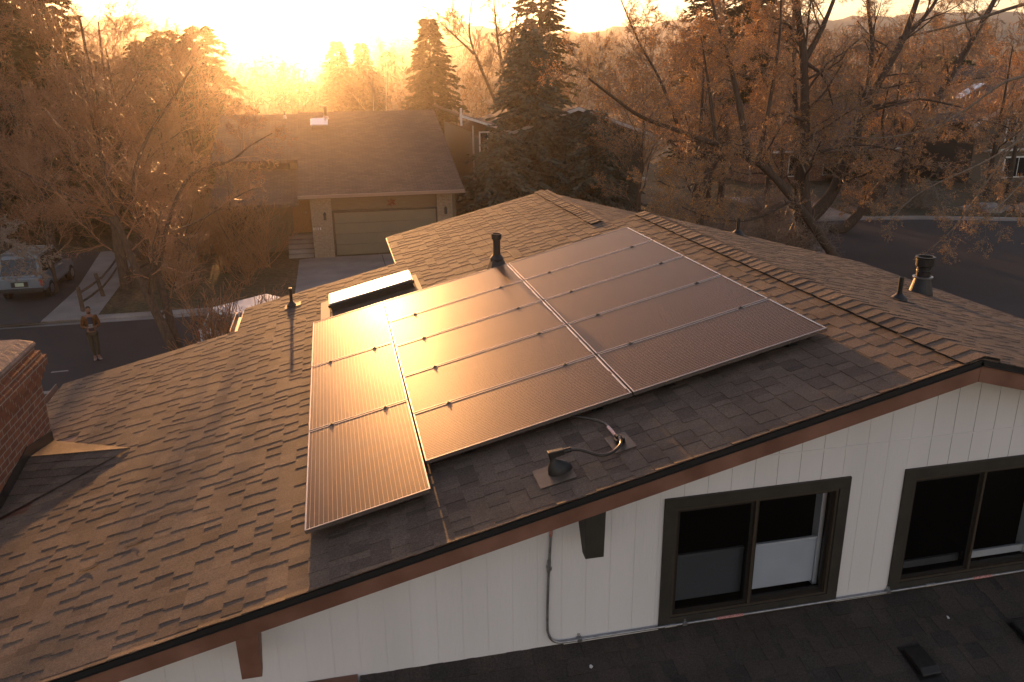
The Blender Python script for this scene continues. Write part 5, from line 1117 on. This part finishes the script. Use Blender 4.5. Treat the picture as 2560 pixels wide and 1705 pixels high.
# ------------------------------------------------------------------ person in the street
def skin_obj(name, nodes, edges, material, parent, sub=1):
    bm = bmesh.new(); ly = bm.verts.layers.skin.verify(); vs = {}
    for i, (k, (p, r_)) in enumerate(nodes.items()):
        v = bm.verts.new(p); rr = r_ if isinstance(r_, tuple) else (r_, r_); v[ly].radius = rr; v[ly].use_root = (i == 0); vs[k] = v
    for a, b in edges: bm.edges.new((vs[a], vs[b]))
    me = bpy.data.meshes.new(name); bm.to_mesh(me); bm.free(); me.materials.append(material)
    o = bpy.data.objects.new(name, me); C.objects.link(o); o.parent = parent
    s = o.modifiers.new('skin', 'SKIN'); s.use_smooth_shade = True; u = o.modifiers.new('sub', 'SUBSURF'); u.levels = sub; u.render_levels = sub; return o
pm = thing('person', 'person in a mustard brown jacket and olive trousers looking up and holding a controller', 'person', (-8.33, 20.6, GZ), rotz=R_(16))
def hand_nodes(s, wx, wy, wz):
    """wrist at w, fingers pointing inwards towards the controller; s = side"""
    nd = {}; ed = []; dx = -s
    nd['palm'+str(s)] = ((wx+dx*.045, wy-.018, wz+.008), (.020, .034)); 
    for i, (ly_, lz, ln) in enumerate(((-.012, .030, .070), (-.02, .012, .078), (-.02, -.006, .074), (-.014, -.022, .060))):
        a = (wx+dx*.080, wy-.02+ly_*.3, wz+lz); b = (wx+dx*(.080+ln*.5), wy-.03+ly_, wz+lz*.9); c = (wx+dx*(.080+ln*.8), wy-.012+ly_, wz+lz*.8)
        nd['f%d0%d' % (i, s)] = (a, .0095); nd['f%d1%d' % (i, s)] = (b, .0085); nd['f%d2%d' % (i, s)] = (c, .0075); ed += [('palm'+str(s), 'f%d0%d' % (i, s)), ('f%d0%d' % (i, s), 'f%d1%d' % (i, s)), ('f%d1%d' % (i, s), 'f%d2%d' % (i, s))]
    nd['t0%d' % s] = ((wx+dx*.05, wy-.05, wz+.030), .0105); nd['t1%d' % s] = ((wx+dx*.08, wy-.062, wz+.048), .009); ed += [('palm'+str(s), 't0%d' % s), ('t0%d' % s, 't1%d' % s)]
    return nd, ed
nd = {'pel': ((0, 0, .94), (.125, .095)), 'wst': ((0, 0, 1.08), (.12, .09)), 'chs': ((0, .0, 1.30), (.135, .095)), 'shc': ((0, .01, 1.42), (.10, .075)), 'nk': ((0, .0, 1.50), .052), 'jaw': ((0, -.022, 1.575), (.066, .074)), 'hd': ((0, -.005, 1.655), (.076, .090)), 'top': ((0, .005, 1.71), (.062, .075))}
ed = [('pel', 'wst'), ('wst', 'chs'), ('chs', 'shc'), ('shc', 'nk'), ('nk', 'jaw'), ('jaw', 'hd'), ('hd', 'top')]
for s in (-1, 1):
    kx = .06*s
    nd.update({'hip%d' % s: ((.085*s, 0, .90), .088), 'kn%d' % s: ((.075*s+.01, -.02, .50), .056), 'an%d' % s: ((.055*s+.02, .0, .10), .040), 'ft%d' % s: ((.065*s+.02+(.04 if s > 0 else 0), -.13, .04), .038)})
    ed += [('pel', 'hip%d' % s), ('hip%d' % s, 'kn%d' % s), ('kn%d' % s, 'an%d' % s), ('an%d' % s, 'ft%d' % s)]
    nd.update({'sh%d' % s: ((.185*s, .0, 1.41), .056), 'el%d' % s: ((.235*s, .0, 1.13), .042), 'wr%d' % s: ((.125*s, -.235, 1.14), .027)})
    ed += [('shc', 'sh%d' % s), ('sh%d' % s, 'el%d' % s), ('el%d' % s, 'wr%d' % s)]
    hn, he = hand_nodes(s, .125*s, -.235, 1.14); nd.update(hn); ed += he+[('wr%d' % s, 'palm%d' % s)]
skin_obj('body', nd, ed, M['skin'], pm)
jn = {'a': ((0, .01, 1.02), (.175, .125)), 'b': ((0, .01, 1.2), (.165, .125)), 'c': ((0, .015, 1.36), (.155, .115)), 'd': ((0, .02, 1.45), (.10, .08))}
je = [('a', 'b'), ('b', 'c'), ('c', 'd')]
for s in (-1, 1): jn.update({'s%d' % s: ((.175*s, .01, 1.41), .075), 'e%d' % s: ((.24*s, .01, 1.12), .062), 'w%d' % s: ((.145*s, -.20, 1.135), .043)}); je += [('c', 's%d' % s), ('s%d' % s, 'e%d' % s), ('e%d' % s, 'w%d' % s)]
skin_obj('jacket', jn, je, M['jacket'], pm)
d = MB(); d.box(-.075, .075, -.155, -.10, .98, 1.44); o = bpy.data.objects.new('shirt', bpy.data.meshes.new('shirt')); o.data.from_pydata(d.v, [], d.f); o.data.materials.append(M['shirt']); C.objects.link(o); o.parent = pm; bv = o.modifiers.new('b', 'BEVEL'); bv.width = .03; bv.segments = 3
tn = {'p': ((0, 0, .95), (.135, .11))}; te = []
for s in (-1, 1): tn.update({'h%d' % s: ((.088*s, 0, .87), .10), 'k%d' % s: ((.078*s+.01, -.02, .50), .072), 'f%d' % s: ((.055*s+.02, 0, .13), .056)}); te += [('p', 'h%d' % s), ('h%d' % s, 'k%d' % s), ('k%d' % s, 'f%d' % s)]
skin_obj('trousers', tn, te, M['trousers'], pm)
for s in (-1, 1): skin_obj('shoe', {'a': ((.055*s+.02, .03, .05), .05), 'b': ((.06*s+.02+(.02 if s > 0 else 0), -.08, .045), (.048, .042)), 'c': ((.068*s+.02+(.06 if s > 0 else -.01), -.17, .035), (.04, .030))}, [('a', 'b'), ('b', 'c')], M['shoe'], pm)
skin_obj('hair', {'a': ((0, .035, 1.63), (.072, .07)), 'b': ((0, .02, 1.70), (.078, .082)), 'c': ((0, -.03, 1.745), (.06, .045))}, [('a', 'b'), ('b', 'c')], M['hair'], pm)
skin_obj('beard', {'a': ((-.05, -.055, 1.565), .022), 'b': ((0, -.085, 1.548), .026), 'c': ((.05, -.055, 1.565), .022)}, [('a', 'b'), ('b', 'c')], M['hair'], pm)
skin_obj('nose', {'a': ((0, -.088, 1.645), .010), 'b': ((0, -.108, 1.615), .013)}, [('a', 'b')], M['skin'], pm)
for s in (-1, 1):
    skin_obj('eye', {'a': ((.03*s-.006, -.083, 1.652), .008), 'b': ((.03*s+.006, -.083, 1.652), .008)}, [('a', 'b')], M['hair'], pm)
    skin_obj('ear', {'a': ((.078*s, .0, 1.655), (.008, .016)), 'b': ((.080*s, .0, 1.62), (.008, .014))}, [('a', 'b')], M['skin'], pm)
skin_obj('mouth', {'a': ((-.02, -.100, 1.585), .006), 'b': ((.02, -.100, 1.585), .006)}, [('a', 'b')], M['tail'], pm)
d = MB(); c0 = Matrix.Translation((-8.33, 20.6, GZ)) @ Matrix.Rotation(R_(16), 4, 'Z')
d.box(-.075, .075, -.30, -.24, 1.135, 1.17); d.box(-.06, .06, -.29, -.275, 1.17, 1.25); d.v = [tuple(c0 @ Vector(v)) for v in d.v]; o = d.build('controller', M['galv'], None, bevel=.008); tag(o, 'small grey drone controller held in both hands by the person', 'controller')

# ------------------------------------------------------------------ haze
hm = bpy.data.materials.new('haze'); hm.use_nodes = True; hn_ = hm.node_tree; hn_.nodes.remove(hn_.nodes['Principled BSDF'])
pv = hn_.nodes.new('ShaderNodeVolumePrincipled'); pv.inputs['Color'].default_value = (1, .93, .86, 1); pv.inputs['Density'].default_value = HAZE_DENSITY; pv.inputs['Anisotropy'].default_value = HAZE_G
hn_.links.new(pv.outputs[0], hn_.nodes['Material Output'].inputs['Volume'])
d = MB(); d.box(-1400, 1400, -1400, 1400, -7.5, 90); hz_ = d.build('haze', hm); hz_['kind'] = 'stuff'; hz_['label'] = 'golden evening haze in the air'
